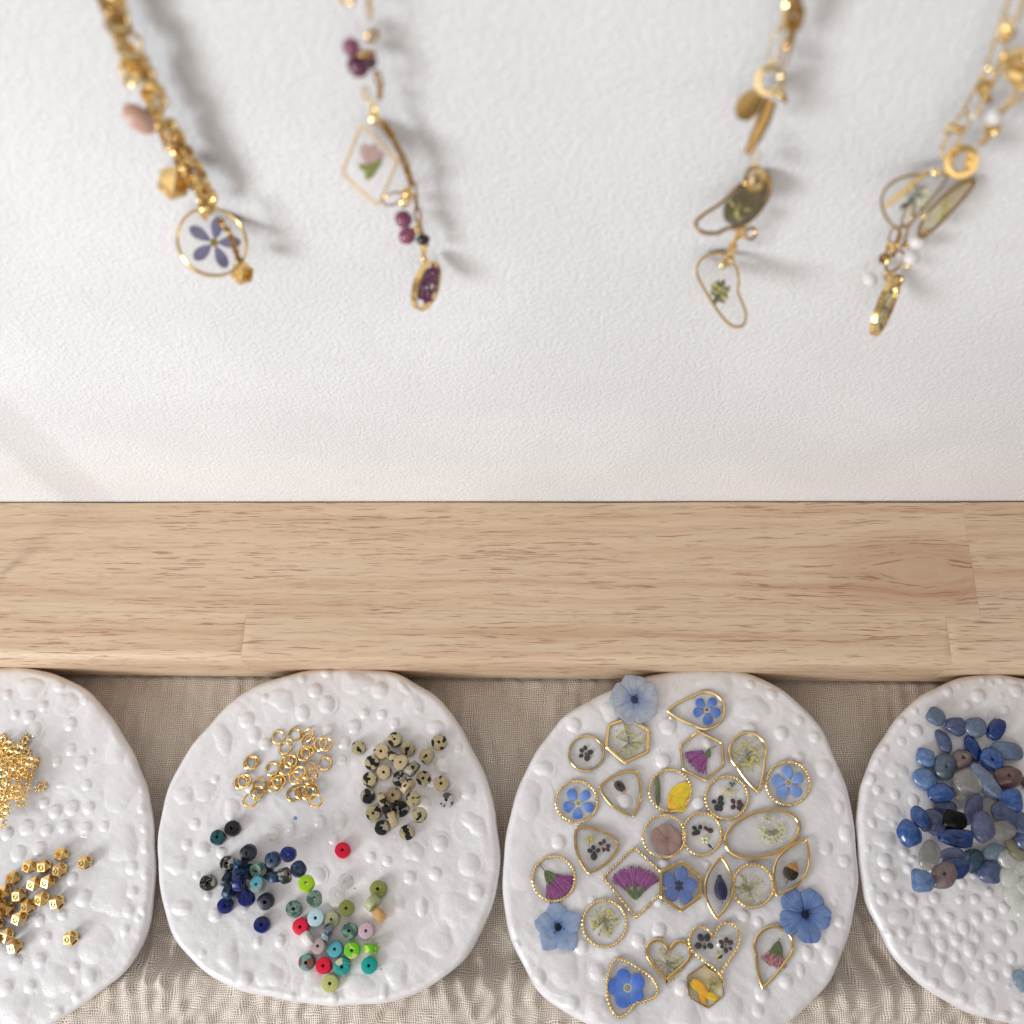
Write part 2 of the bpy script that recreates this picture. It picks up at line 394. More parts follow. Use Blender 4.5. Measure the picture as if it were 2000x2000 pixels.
def stave(x0, x1, y0, y1, front, mat):
    cx = (x0 + x1) / 2; cy = (y0 + y1) / 2; g = 0.02; r = 3.4; b = 0.05
    prof = []
    if front:
        prof += [(y0, 1.5), (y0, ZB - r)]
        prof += [(y0 + r - r * math.cos(a), ZB - r + r * math.sin(a)) for a in [PI / 2 * k / 8 for k in range(1, 9)]]
    else: prof += [(y0 + g, 1.5), (y0 + g, ZB - b), (y0 + g + b, ZB)]
    if front: prof += [(y1 - g - b, ZB), (y1 - g, ZB - b), (y1 - g, 1.5)]
    else: prof += [(y1 - b, ZB), (y1, ZB - b), (y1, 1.5)]
    mb = MB(); xs = [x0 + g, x0 + g + b] + list(np.linspace(x0 + 3, x1 - 3, 16)) + [x1 - g - b, x1 - g]
    rows = []
    for i, x in enumerate(xs):
        d = b if i in (0, len(xs) - 1) else 0
        wv = 0.0 if front else random.uniform(0, 0.35)
        rows.append([(x - cx, y - cy - (wv if y > y1 - 1 else 0), z - (d if z > ZB - 0.01 else 0)) for y, z in prof])
    bb = mb.grid(rows, False, True); n = len(prof)
    mb.fan((xs[0] - cx, 0, 10), [bb + j for j in range(n)], True); mb.fan((xs[-1] - cx, 0, 10), [bb + (len(xs) - 1) * n + j for j in range(n)], False)
    mat_ = mat
    if mat == 'knot':
        m_wood('knotty_wood', (KN.x - cx, KN.y - cy)); mat_ = 'knotty_wood'
    p = part('stave', mb.build('stave', [mat_], True, 30), board, (cx, cy - (YF + YW) / 2, 0))
    return p
m_wood('pale_wood')
YJ = at(1000, 1199, ZB).y
XA = at(475, 1245, ZB).x; XB = at(1895, 1080, ZB).x; XC = at(1852, 1240, ZB).x
stave(-300, XB, YJ, YW, False, 'knot'); stave(XB, 300, YJ, YW, False, 'pale_wood')
stave(-300, XA, YF, YJ, True, 'pale_wood'); stave(XA, XC, YF, YJ, True, 'pale_wood'); stave(XC, 300, YF, YJ, True, 'pale_wood')
# cloth
nx, ny = 860, 480
X, Y = np.meshgrid(np.linspace(-230, 230, nx), np.linspace(-125, YF + 6, ny), indexing='ij')
wx = X + 5.0 * (vnoise(X, Y, 16, 3) - 0.5) + 5.0 * (vnoise(X, Y, 30, 5) - 0.5) * 2 + 0.12 * Y
ph = 2 * PI * wx / 6.6
rid = 0.5 + 0.5 * np.sin(ph + 2.2 * vnoise(X, Y, 12, 9)); rid = rid ** 1.3
brk = ssn(vnoise(X + 40, Y * 1.0, 4.2, 77), 0.2, 0.8); rid = rid * (0.55 + 0.6 * brk)
rid2 = 0.5 + 0.5 * np.sin(2 * PI * (X * 0.75 - Y * 0.66 + 6 * vnoise(X, Y, 14, 21)) / 4.8)
amp = 0.65 + 1.15 * ssn(-Y, -55, 10)
fr = ssn(-Y, 16, 24)
CY = -17.5 + 1.5 * np.sin(X / 17)
crest = np.where(Y > CY, np.exp(-((Y - CY) / 7.0) ** 2), np.exp(-((Y - CY) / 16.0) ** 2))
Z = amp * (rid * (0.5 + vnoise(X, Y, 18, 12)) * (1 - 0.55 * fr) + fr * 0.5 * rid2) + 0.7 * vnoise(X, Y, 9, 31) * amp + 0.45 * vnoise(X, Y, 2.6, 41) * amp + 7.0 * crest + 0.8 * vnoise(X, Y, 40, 2)
under = ssn(Y, YF - 1.5, YF + 1); Z = Z * (1 - under) + 0.2 * under
cl = part('muslin_cloth', bigmesh('muslin_cloth', np.stack([X, Y, Z - 0.6], -1).transpose(0, 1, 2), nx, ny, False, ['muslin_gauze']))
cl.data.flip_normals()
tag(cl, 'crinkled beige muslin cloth spread under the four white dishes', 'cloth')
# ------------------------------------------------------------------ dishes
ZP = 13.5
def px_circle(cx, cy, rx, ry, a0, a1, n=14): return [(cx + rx * math.cos(math.radians(a)), cy - ry * math.sin(math.radians(a))) for a in np.linspace(a0, a1, n)]
D1 = [(0,1306),(62,1306),(135,1327),(197,1372),(248,1449),(285,1532),(303,1640),(301,1745),(285,1832),(248,1890),(197,1936),(140,1976),(60,2022),(-40,2045),(-150,2025),(-260,1960),(-340,1850),(-370,1710),(-360,1560),(-300,1430),(-200,1345),(-90,1310)]
D2 = [(714,1306),(642,1306),(559,1320),(487,1346),(435,1387),(383,1444),(342,1511),(319,1573),(310,1646),(311,1718),(321,1781),(347,1843),(388,1889),(435,1920),(497,1941),(580,1957),(663,1965),(745,1960),(797,1948),(859,1915),(901,1879),(937,1827),(968,1750),(977,1677),(973,1615),(958,1542),(932,1480),(901,1423),(859,1366),(807,1330),(766,1313)]
D3 = [(1377,1305),(1294,1315),(1232,1333),(1170,1358),(1118,1387),(1082,1418),(1035,1491),(1004,1563),(989,1636),(981,1698),(982,1760),(994,1822),(1020,1884),(1051,1936),(1097,1972),(1150,2000),(1240,2040),(1350,2050),(1450,2032),(1532,2000),(1584,1957),(1626,1905),(1657,1832),(1672,1760),(1677,1698),(1669,1625),(1657,1553),(1631,1480),(1600,1418),(1553,1366),(1501,1330),(1439,1310)]
D4 = [(2000,1325),(1936,1317),(1864,1327),(1801,1356),(1750,1403),(1708,1470),(1679,1542),(1672,1615),(1675,1677),(1688,1750),(1714,1812),(1750,1874),(1801,1926),(1864,1967),(1936,1992),(2000,2003),(2090,1998),(2190,1955),(2270,1880),(2310,1780),(2320,1660),(2300,1530),(2240,1420),(2150,1350),(2070,1328)]
def cr(ox, oy, sc_, L): return [(ox + a[0] / sc_, oy + a[1] / sc_, a[2] / sc_, (a[3] if len(a) > 3 else a[2]) / sc_, (a[4] if len(a) > 4 else 0)) for a in L]
B1 = cr(0,1290,2.72,[(155,145,70,60),(345,230,70,60,40),(490,330,62,90),(610,480,55,90),(370,335,35),(225,240,25),(75,285,22),(150,300,35),(370,470,32),(425,540,38),(490,480,20),(295,535,30),(460,660,32),(630,690,90,110),(600,340,22),(720,550,28),(760,680,25),(750,785,25),(765,890,22),(770,990,28,32),(700,1100,35),(770,1130,25,35),(655,980,75,100),(590,1260,110,90),(700,1230,30),(680,1330,30),(500,1500,95,100),(300,1700,90,80),(230,755,28),(290,800,36),(380,780,40),(470,780,32),(140,885,45),(245,900,32),(340,880,35),(450,890,35),(550,880,28),(35,920,35),(95,1025,45),(205,1000,38),(380,1160,35),(440,1260,45),(330,1350,28),(205,1380,30),(240,1470,30),(80,1600,35),(205,1590,35),(25,1740,40),(155,1730,32),(300,1870,28),(60,1850,90,80),(470,1680,38,42),(400,1780,22),(390,1630,28),(320,660,30,15),(450,210,25),(310,130,35),(35,180,25),(660,1430,25)])
B2 = cr(300,1290,2.76,[(870,160,38),(1090,120,90,60),(1220,160,48),(1400,240,60),(930,235,45,50),(690,210,80,60,-30),(500,320,45),(1135,285,28),(1230,290,28),(1080,355,38),(1300,340,28,35),(1520,360,50,40),(1560,560,50),(370,420,45,95,25),(540,400,40,50),(600,450,34),(940,375,32),(1025,440,35),(160,725,58,50),(270,700,60,55),(330,640,22),(175,990,28),(260,1015,45,40),(365,1035,28),(120,1100,65,50),(230,1155,22),(290,1270,22),(645,935,38),(735,900,30),(895,870,35),(1005,860,38,48),(820,950,24),(970,960,30),(1545,985,42,45),(1690,700,45),(1400,1030,60,50),(1700,1100,60),(1520,1150,35),(1380,1170,35),(1620,1340,90),(1320,1300,35,50),(1445,1330,30,50),(1520,1500,95,90),(1310,1690,60,75),(1240,1790,25,50),(1100,1760,85,70),(850,1740,50,80,-20),(620,1700,80,55),(400,1590,60,90,20),(260,1580,25),(330,1370,35),(680,1510,28,35),(560,1520,22,32),(970,1820,25,30),(740,1815,25),(490,1720,40),(1730,880,90,45,-40),(930,60,30),(800,100,25),(1350,150,65,22,-45),(1170,1060,28),(1260,1080,28),(980,1290,50),(880,1160,45),(420,800,42,60),(600,200,22),(1640,470,28),(150,1330,60,40),(220,880,30),(1740,1250,40)])
B3 = [(1195,1388,22,22,0),(1305,1417,18,18,0),(1296,1485,15,15,0),(1091,1645,14,14,0),(1470,1383,36,24,0),(1399,1331,35,30,0),(1466,1336,9,9,0),(1508,1355,10,10,0),(1562,1407,9,9,0),(1526,1432,14,14,0),(1592,1439,11,11,0),(1466,1424,13,13,0),(1640,1576,10,13,0),(1652,1627,13,16,0),(1650,1682,12,12,0),(1612,1655,14,14,0),(1585,1595,60,55,0),(1578,1862,11,14,0),(1564,1895,8,13,0),(1481,1974,12,12,0),(1535,1916,14,14,0),(1489,1941,15,15,0),(1415,1965,38,34,0),(1340,1990,30,26,0),(1481,1800,9,9,0),(1452,1790,13,13,0),(1630,1761,8,8,0),(1247,1837,13,13,0),(1288,1817,14,14,0),(1166,1899,15,15,0),(1096,1893,36,34,0),(1135,1848,15,15,0),(1117,1960,14,14,0),(1166,1968,25,25,0),(1052,1910,14,18,0),(1332,1930,14,14,0),(1007,1846,10,10,0),(1262,1335,34,22,0),(1155,1355,9,9,0),(1078,1420,9,9,0),(1365,1568,13,13,0),(1610,1500,18,18,0),(1560,1480,12,12,0),(1030,1560,26,40,0),(1020,1690,30,46,0),(1220,1565,16,16,0),(1440,1720,14,14,0),(1380,1690,10,10,0),(1640,1800,10,10,0),(1600,1840,12,12,0),(1060,1500,20,14,0),(1410,1840,12,12,0)]
B4 = cr(1560,1290,4.39,[(1010,600,55),(1545,300,60),(1740,170,30),(1580,155,30),(1870,260,60),(1740,305,28),(1770,425,42),(1450,385,38),(1285,265,40),(1385,220,25),(880,515,42),(1000,430,30),(885,690,40),(740,755,38),(670,860,35),(840,940,100,60),(610,1010,55),(680,1110,40),(830,1150,40),(990,1200,45,55),(1155,1280,30),(760,1290,110,70),(820,1400,25),(590,1610,35),(740,1540,110,70),(740,1715,60),(910,1640,40,35),(940,1775,35),(765,1840,65,50),(1610,470,25),(1500,1840,35),(1400,1900,40),(560,1250,25),(550,1390,20)]) + \
 cr(1640,1700,5.367,[(510,60,75,65),(345,170,35),(450,300,60),(610,250,38),(760,310,60),(1000,285,55),(1265,305,48),(1425,300,52),(1290,145,50),(1570,225,45),(1730,385,58),(620,480,120,65,25),(940,445,55),(1150,495,55),(1440,505,55),(1580,460,65),(875,610,50,58),(1040,595,42,50),(670,660,50,58),(1310,600,60,80),(890,830,115,125),(1080,780,60,75),(1225,720,60),(1450,710,40,50),(1370,830,65,75),(1680,710,70),(1810,600,55,70),(1225,900,48,60),(1070,950,45,55),(860,1040,45),(1590,920,60),(1810,910,50,60),(1460,1000,55),(1205,1100,110,120),(990,1185,55),(1615,1110,52,55),(1390,1135,25),(1780,1060,60),(1775,1220,30),(1530,1360,100,130),(1290,1340,60,50),(1880,1430,60),(1740,1540,60)])
SURF = {}
def dish(key, outline, bumps, seed, label, fill=0):
    out = cat([at(x, y, ZP - 2.0).to_2d() for x, y in outline], 10)
    O = np.array([(p.x, p.y) for p in out]); c = O.mean(0)
    th = np.arctan2(O[:, 1] - c[1], O[:, 0] - c[0]); rr = np.hypot(O[:, 0] - c[0], O[:, 1] - c[1])
    o_ = np.argsort(th); th, rr = th[o_], rr[o_]
    NT_ = 720; T = np.linspace(-PI, PI, NT_, endpoint=False)
    R = np.interp(T, th, rr, period=2 * PI)
    k = np.ones(9) / 9; R = np.convolve(np.r_[R[-4:], R, R[:4]], k, 'valid')
    R = R + 0.25 * np.sin(T * 9 + seed) * np.sin(T * 4 + 1) + 0.12 * np.sin(T * 23 + seed)
    rs = np.random.RandomState(seed)
    BL = []
    for x, y, rx, ry, a in bumps:
        p = at(x, y, ZP + 0.5); s_ = pxmm(p); BL.append((p.x, p.y, rx / s_, ry / s_, math.radians(a)))
    Rm = R.mean(); tries = 0; n0 = len(BL)
    while len(BL) < n0 + fill and tries < 6000:
        tries += 1; a = rs.rand() * 2 * PI; q = Rm * math.sqrt(rs.rand()) * 0.97; r = 0.9 + 1.6 * rs.rand() ** 2
        x, y = c[0] + q * math.cos(a), c[1] + q * math.sin(a)
        if all(math.hypot(x - b[0], y - b[1]) > (max(b[2], b[3]) + r) * 1.05 for b in BL): BL.append((x, y, r, r * rs.uniform(0.9, 1.3), rs.rand() * 3))
    def H(x, y):
        h = 0.9 * (vnoise(x, y, 13, seed) - 0.5) + 0.50 * (vnoise(x, y, 5, seed + 1) - 0.5) + 0.22 * (vnoise(x + y * .4, y, 2.2, seed + 2) - 0.5)
        for i_, (bx, by, rx, ry, a) in enumerate(BL):
            dx, dy = x - bx, y - by; m_ = np.hypot(dx, dy) < max(rx, ry) * 1.35
            if not np.any(m_): continue
            ca, sa = math.cos(a), math.sin(a); big = max(rx, ry)
            ddx, ddy = dx[m_], dy[m_]
            wob = 1 + (0.10 * np.sin(3 * np.arctan2(ddy, ddx) + i_) + 0.05 * np.sin(5 * np.arctan2(ddy, ddx) + 2 * i_) if big > 3.5 else 0)
            u = (ddx * ca + ddy * sa) / rx; v = (-ddx * sa + ddy * ca) / ry
            d = np.sqrt(u * u + v * v) / wob
            hh = min(0.42 * min(rx, ry), 0.9) if big < 3.5 else 0.72
            dome = np.clip(1.0 - d * d, 0, 1) ** (0.62 if big < 2.6 else 0.85)
            h[m_] = np.maximum(h[m_], h[m_] * 0.5 + hh * dome) + 0 * d - 0.03 * np.exp(-((d - 1.08) / 0.12) ** 2)
        return h
    SURF[key] = lambda x, y: float(ZP + H(np.array([x]), np.array([y]))[0])
    NR = 118; rho = 2.4
    u = (np.arange(1, NR + 1) / NR)
    rows = []
    rad = (R - rho)[None, :] * u[:, None]; x = c[0] + rad * np.cos(T); y = c[1] + rad * np.sin(T)
    h = H(x.ravel(), y.ravel()).reshape(x.shape); rows.append(np.stack([x, y, ZP + h], -1))
    edge_h = h[-1]
    def ring(inset, dz, hk):
        rad = R - inset; x = c[0] + rad * np.cos(T); y = c[1] + rad * np.sin(T)
        hx = H(x.copy(), y.copy()) if hk > 0 else edge_h * 0
        return np.stack([x, y, ZP + dz + (hx * 0.75 + edge_h * 0.25) * hk], -1)[None]
    for k in range(1, 9):
        a = PI / 2 * k / 8
        rows.append(ring(rho - rho * math.sin(a), -rho + rho * math.cos(a), math.cos(a) ** 0.8 if k < 8 else 0))
    for ins, dz in ((0.15, -3.2), (0.7, -4.3), (1.8, -5.2), (3.5, -5.6), (7.0, -5.8), (8.0, -7.2), (8.2, -12.9)): rows.append(ring(ins, dz, 0))
    G = np.concatenate(rows, 0)[:, ::-1]
    z0 = ZP + H(np.array([c[0]]), np.array([c[1]]))[0]
    G = G - np.array([c[0], c[1], 0])
    me = bigmesh('ceramic_dish', G, G.shape[0], NT_, True, ['white_glaze'], np.array([0, 0, z0]))
    o = part('ceramic_dish', me, None, (c[0], c[1], 0)); tag(o, label, 'dish', 'white bumpy ceramic dishes')
    return o
dish1 = dish('d1', D1, B1, 11, 'white bumpy ceramic dish holding gold beads, cut off at the left', 34)
dish2 = dish('d2', D2, B2, 23, 'white bumpy ceramic dish with jump rings and coloured stone disc beads', 12)
dish3 = dish('d3', D3, B3, 37, 'white ceramic dish covered with framed pressed-flower charms', 10)
dish4 = dish('d4', D4, B4, 51, 'white ceramic dish with blue stone chips at the right edge', 50)
for d_ in (dish1, dish2, dish3, dish4):
    me = d_.data
    if me.polygons[5000].normal.z < 0: me.flip_normals()
if cl.data.polygons[1000].normal.z < 0: cl.data.flip_normals()
m_plain('blue_speck_paint', srgb(120, 140, 205), rough=0.4)
m_plain('dark_speck_paint', srgb(80, 70, 66), rough=0.4)
def speck(dsh, key, px, py, r, mat, lab):
    p = at(px, py, ZP); z = SURF[key](p.x, p.y); p = at(px, py, z)
    mb = MB(); mb.ell((0, 0, 0), (r, r * 0.85, 0.12), 12, 6, jit=0.06)
    part('speck', mb.build('speck', [mat]), dsh, (p.x - dsh.location.x * 1000, p.y - dsh.location.y * 1000, z + 0.02), label=lab)
speck(dish2, 'd2', 577, 1598, 0.75, 'blue_speck_paint', 'small blue speck on the glaze')
speck(dish2, 'd2', 693, 1735, 0.22, 'dark_speck_paint', 'tiny dark speck')
speck(dish2, 'd2', 744, 1893, 0.22, 'dark_speck_paint', 'tiny dark speck')
# ------------------------------------------------------------------ small loose goods: stacking helper
PLACED = {}
def settle(key, px, py, r, th, up=1.0):
    """rest height of an item of radius r and height th on a dish and on what lies there already"""
    p = at(px, py, ZP + th / 2); f = SURF[key]
    zs = [f(p.x + a * r * 0.7, p.y + b * r * 0.7) for a, b in ((0, 0), (1, 0), (-1, 0), (0, 1), (0, -1))]
    zb = sum(sorted(zs)[-3:]) / 3
    tx = ty = 0.0
    for (x, y, r2, z0, h2) in PLACED.setdefault(key, []):
        d = math.hypot(p.x - x, p.y - y); k = min(max((0.98 - d / (r + r2)) / 0.30, 0), 1)
        if k > 0 and z0 + h2 * k > zb: 
            zb = z0 + h2 * k
            if k < 1 and d > 0.1: tx = (p.x - x) / d * k; ty = (p.y - y) / d * k
    p = at(px, py, zb + th / 2)
    PLACED[key].append((p.x, p.y, r, zb, th * up))
    return p, zb, tx, ty
def tiltR(tx, ty, amt, rz):
    ax = Vector((-ty, tx, 0))
    base = Matrix.Rotation(amt, 3, ax.normalized()) if ax.length > 1e-3 else Matrix.Identity(3)
    jit = Euler((random.uniform(-.12, .12), random.uniform(-.12, .12), 0)).to_matrix()
    return base @ jit @ Matrix.Rotation(rz, 3, 'Z')
# jump rings
m_gold('ring_gold', (0.83, 0.56, 0.20, 1), 0.16)
mb = MB(); R0 = 2.02
mb.tube([(R0 * math.cos(a), R0 * math.sin(a), 0) for a in np.linspace(0.09, 2 * PI - 0.09, 40)], 0.41, 10)
ME_RING = mb.build('jump_ring', ['ring_gold'])
mb = MB(); mb.tube([(R0 * math.cos(a), R0 * math.sin(a), 0.12 * math.sin(a / 2)) for a in np.linspace(0.32, 2 * PI - 0.22, 40)], 0.41, 10)
ME_RING2 = mb.build('jump_ring', ['ring_gold'])
rp = [(925,385,2.4),(1135,350,0.3),(1010,525,3.6),(1300,360,0.6),(1310,440,4.0),(1455,475,5.2),(1525,475,4.4),(1245,600,2.0),(1290,575,1.0),(1510,715,0.2),(1030,700,1.1),(1080,690,5.5),(850,785,0.7),(1020,775,4.8),(1190,835,2.2),(1140,895,0.4),(1320,790,3.3),(1350,850,5.6),(890,935,2.7),(935,945,5.9),(870,985,4.4),(572,710,1.3),(592,695,0.8),(450,952,2.5),(500,935,0.2),(690,990,3.6),(665,1075,5.4),(570,1180,4.75),(1115,1105,1.5),(1220,1075,2.9),(1340,1050,1.8),(1310,1090,4.2),(1395,1185,3.9),(1290,940,1.0)]
pts = [(400 + a / 6.44, 1380 + b / 6.44) for a, b, _ in rp]; txt = rows_text(pts, 17)
for i, ((px, py), q) in enumerate(zip(pts, rp)):
    p, z, tx, ty = settle('d2', px, py, 2.35, 0.72)
    a = 0.0
    rr_ = tiltR(tx, ty, -0.28 if abs(tx) + abs(ty) > 0 else 0, q[2] - PI)
    if i == 33: rr_ = Matrix.Rotation(1.2, 3, 'X') @ rr_; p.z += 1.4
    special = {0: 'open gold jump ring whose wide gap faces up left, topmost left in its heap', 27: 'gold jump ring lying flat at the lower left tip of the heap', 9: 'gold jump ring at the right edge of the heap nearest the spotted beads'}
    lab = special.get(i, f'gold jump ring in the loose ring heap, {txt[i]}')
    tag(part('jump_ring', ME_RING2 if i in (0, 3, 9, 27, 32, 5, 12, 21) else ME_RING, None, p, rr_), lab, 'jump ring', 'gold jump rings heaped on the second dish')
# stone disc beads
def disc_mesh(name, mat, ro=2.45, ri=0.50, th=2.5, ch=0.28, seed=0):
    mb = MB(); h = th / 2
    prof = [(ri, -h + 0.12), (ri + 0.12, -h), (ro - ch, -h), (ro - ch * 0.3, -h + ch * 0.3), (ro, -h + ch), (ro, h - ch), (ro - ch * 0.3, h - ch * 0.3), (ro - ch, h), (ri + 0.12, h), (ri, h - 0.12)]
    n = 36; rows = []
    for j in range(n):
        a = 2 * PI * j / n; k = 1 + 0.012 * math.sin(3 * a + seed) + 0.01 * math.sin(5 * a + seed * 2)
        rows.append([(r * math.cos(a) * (k if r > 1 else 1), r * math.sin(a) * (k if r > 1 else 1), z + (0.05 * math.sin(a + seed) if r > 1 else 0)) for r, z in prof])
    mb.grid(rows, True, True)
    me = mb.build(name, [mat], True, 40); me.flip_normals()
    if me.polygons[5].normal.dot(Vector(me.polygons[5].center)) < 0: me.flip_normals()
    return me
BK = (0.004, 0.004, 0.005, 1)
m_spotted('dalmatian_stone', srgb(182, 170, 128), srgb(164, 152, 114), BK, 0.42, 0.545)
m_spotted('dalmatian_plain', srgb(190, 170, 134), srgb(176, 157, 122), BK, 0.42, 0.64)
m_spotted('dalmatian_dark', srgb(170, 162, 140), srgb(140, 134, 118), BK, 0.36, 0.46)
m_spotted('clear_grey_stone', srgb(196, 192, 190), srgb(180, 176, 174), srgb(78, 74, 76), 0.30, 0.50, 0.25)
m_spotted('navy_stone', srgb(8, 18, 42), srgb(8, 24, 54), srgb(6, 10, 20), 0.3, 0.56, 0.35, srgb(60, 80, 90))
m_spotted('royal_stone', srgb(8, 16, 88), srgb(10, 28, 104), srgb(4, 8, 46), 0.3, 0.6, 0.32, srgb(50, 64, 120))
m_spotted('midblue_stone', srgb(10, 34, 76), srgb(10, 46, 84), srgb(6, 14, 38), 0.3, 0.57, 0.35, srgb(70, 110, 134))
m_spotted('black_stone', srgb(9, 10, 12), srgb(16, 18, 20), srgb(50, 52, 50), 0.3, 0.62, 0.35)
m_spotted('blackgrey_stone', srgb(14, 16, 20), srgb(22, 26, 28), srgb(142, 142, 130), 0.28, 0.53, 0.35, srgb(160, 160, 150))
m_spotted('darkteal_stone', srgb(8, 66, 70), srgb(10, 76, 82), srgb(6, 34, 44), 0.3, 0.62, 0.4)
m_spotted('greyteal_stone', srgb(130, 150, 140), srgb(110, 136, 134), srgb(70, 150, 172), 0.22, 0.56, 0.4, srgb(60, 80, 80))
m_spotted('moss_stone', srgb(128, 152, 138), srgb(96, 124, 108), srgb(62, 98, 84), 0.55, 0.52, 0.4)
m_plain('lime_stone', srgb(150, 196, 16), srgb(164, 206, 30), 0.4)
m_spotted('lime_cream_stone', srgb(92, 182, 16), srgb(110, 190, 20), srgb(196, 200, 110), 0.4, 0.55, 0.4)
m_plain('red_stone', srgb(214, 20, 58), srgb(204, 12, 50), 0.45)
m_plain('pale_blue_stone', srgb(186, 212, 218), srgb(176, 204, 212), 0.35, sss=0.2)
m_plain('pale_green_stone', srgb(196, 202, 160), srgb(186, 194, 150), 0.3, trans=0.30, sss=0.2)
m_plain('yellow_green_stone', srgb(192, 194, 124), srgb(180, 184, 116), 0.35, sss=0.2)
m_plain('olive_stone', srgb(138, 142, 72), srgb(128, 132, 66), 0.4, sss=0.1)
m_plain('orange_clear_stone', srgb(236, 192, 128), srgb(226, 176, 110), 0.15, trans=0.35, coat=0.5)
m_plain('pink_clear_stone', srgb(216, 190, 204), srgb(208, 182, 198), 0.3, trans=0.2, sss=0.2)
m_plain('white_stone', srgb(238, 234, 230), srgb(232, 228, 224), 0.35)
m_spotted('greyblue_stone', srgb(128, 142, 148), srgb(108, 122, 128), srgb(26, 44, 84), 0.5, 0.55, 0.35)
m_plain('mauve_stone', srgb(172, 154, 150), srgb(162, 144, 140), 0.45)
m_plain('turquoise_stone', srgb(88, 164, 178), srgb(80, 156, 172), 0.45)
m_spotted('teal_cream_stone', srgb(16, 148, 140), srgb(12, 138, 132), srgb(196, 196, 170), 0.25, 0.60, 0.4, srgb(190, 190, 160))
m_plain('teal_stone', srgb(10, 160, 146), srgb(8, 150, 138), 0.45)
m_spotted('teal_brown_stone', srgb(112, 150, 144), srgb(96, 132, 130), srgb(110, 76, 60), 0.26, 0.54, 0.4)
m_plain('clear_stone', srgb(226, 224, 222), srgb(220, 218, 216), 0.12, trans=0.72, coat=0.5)
DM = {}
def bead(px, py, kind, ang, mat, label, group):
    if mat not in DM: DM[mat] = disc_mesh('disc_bead', mat, seed=len(DM))
    if kind == 'f':
        p, z, tx, ty = settle('d2', px, py, 2.45, 2.5)
        R = tiltR(tx, ty, -0.25 if abs(tx) + abs(ty) > 0 else 0, random.uniform(0, 6))
        if ang: R = Matrix.Rotation(ang, 3, 'X') @ R
        p.z += 0.05
    else:
        p, z, tx, ty = settle('d2', px, py, 1.9, 4.9, 0.8)
        ax = Vector((math.cos(math.radians(ang)), math.sin(math.radians(ang)), random.uniform(-0.12, 0.25))).normalized()
        R = ax.to_track_quat('Z', 'Y').to_matrix() @ Matrix.Rotation(random.uniform(0, 6), 3, 'Z')
    sb = random.uniform(0.93, 1.05)
    tag(part('disc_bead', DM[mat], None, p, R @ Matrix.Diagonal((sb, sb, sb * random.uniform(0.92, 1.08)))), label, 'bead', group)
dp = [(360,435,'f',0,0),(870,320,'f',0,0),(685,480,'f',0,1),(1050,450,'f',0,0),(1485,360,'f',0,0),(1310,550,'f',0,1),(850,560,'s',60,0),(960,645,'f',0,1),(545,645,'f',0,0),(720,775,'f',0,1),(1270,860,'f',0,0),(930,870,'f',0,2),(1110,730,'s',-40,2),(1050,970,'s',-42,1),(1520,935,'f',0,1),(1590,1170,'f',0,3),(520,880,'f',0,0),(490,1110,'f',0,2),(850,1100,'f',0,1),(1130,1150,'f',0,0),(570,1350,'f',0,0),(950,1290,'f',0,2),(1210,1370,'f',0,0),(690,1550,'f',0,2),(1035,1620,'f',0,0),(695,1160,'s',20,1),(775,1330,'s',28,2),(840,1430,'s',24,1)]
pts = [(650 + a[0] / 7.156, 1400 + a[1] / 7.156) for a in dp]; txt = rows_text(pts, 20)
look = ['black-blotched cream bead', 'plain tan speckled bead', 'mostly black spotted bead', 'clear grey bead']
dl = {0: 'cream bead with two black blotches lying alone left of the spotted heap', 4: 'spotted bead at the upper right of its heap, large black patch left of hole', 14: 'tan speckled bead lying right of the spotted heap above the clear grey one', 15: 'clear grey bead with dark bands at the far right of spotted heap', 24: 'cream bead with a row of black spots at the foot of the heap'}
for i, ((px, py), a) in enumerate(zip(pts, dp)):
    st = ' on edge' if a[2] == 's' else ''
    lab = dl.get(i, f'{look[a[4]]}{st}, {txt[i]}')
    bead(px, py, a[2], a[3], ['dalmatian_stone', 'dalmatian_plain', 'dalmatian_dark', 'clear_grey_stone'][a[4]], lab, 'spotted cream and black disc beads')
G7 = lambda a, b: (370 + a / 7.156, 1580 + b / 7.156)
G8 = lambda a, b: (530 + a / 5.52, 1620 + b / 5.52)
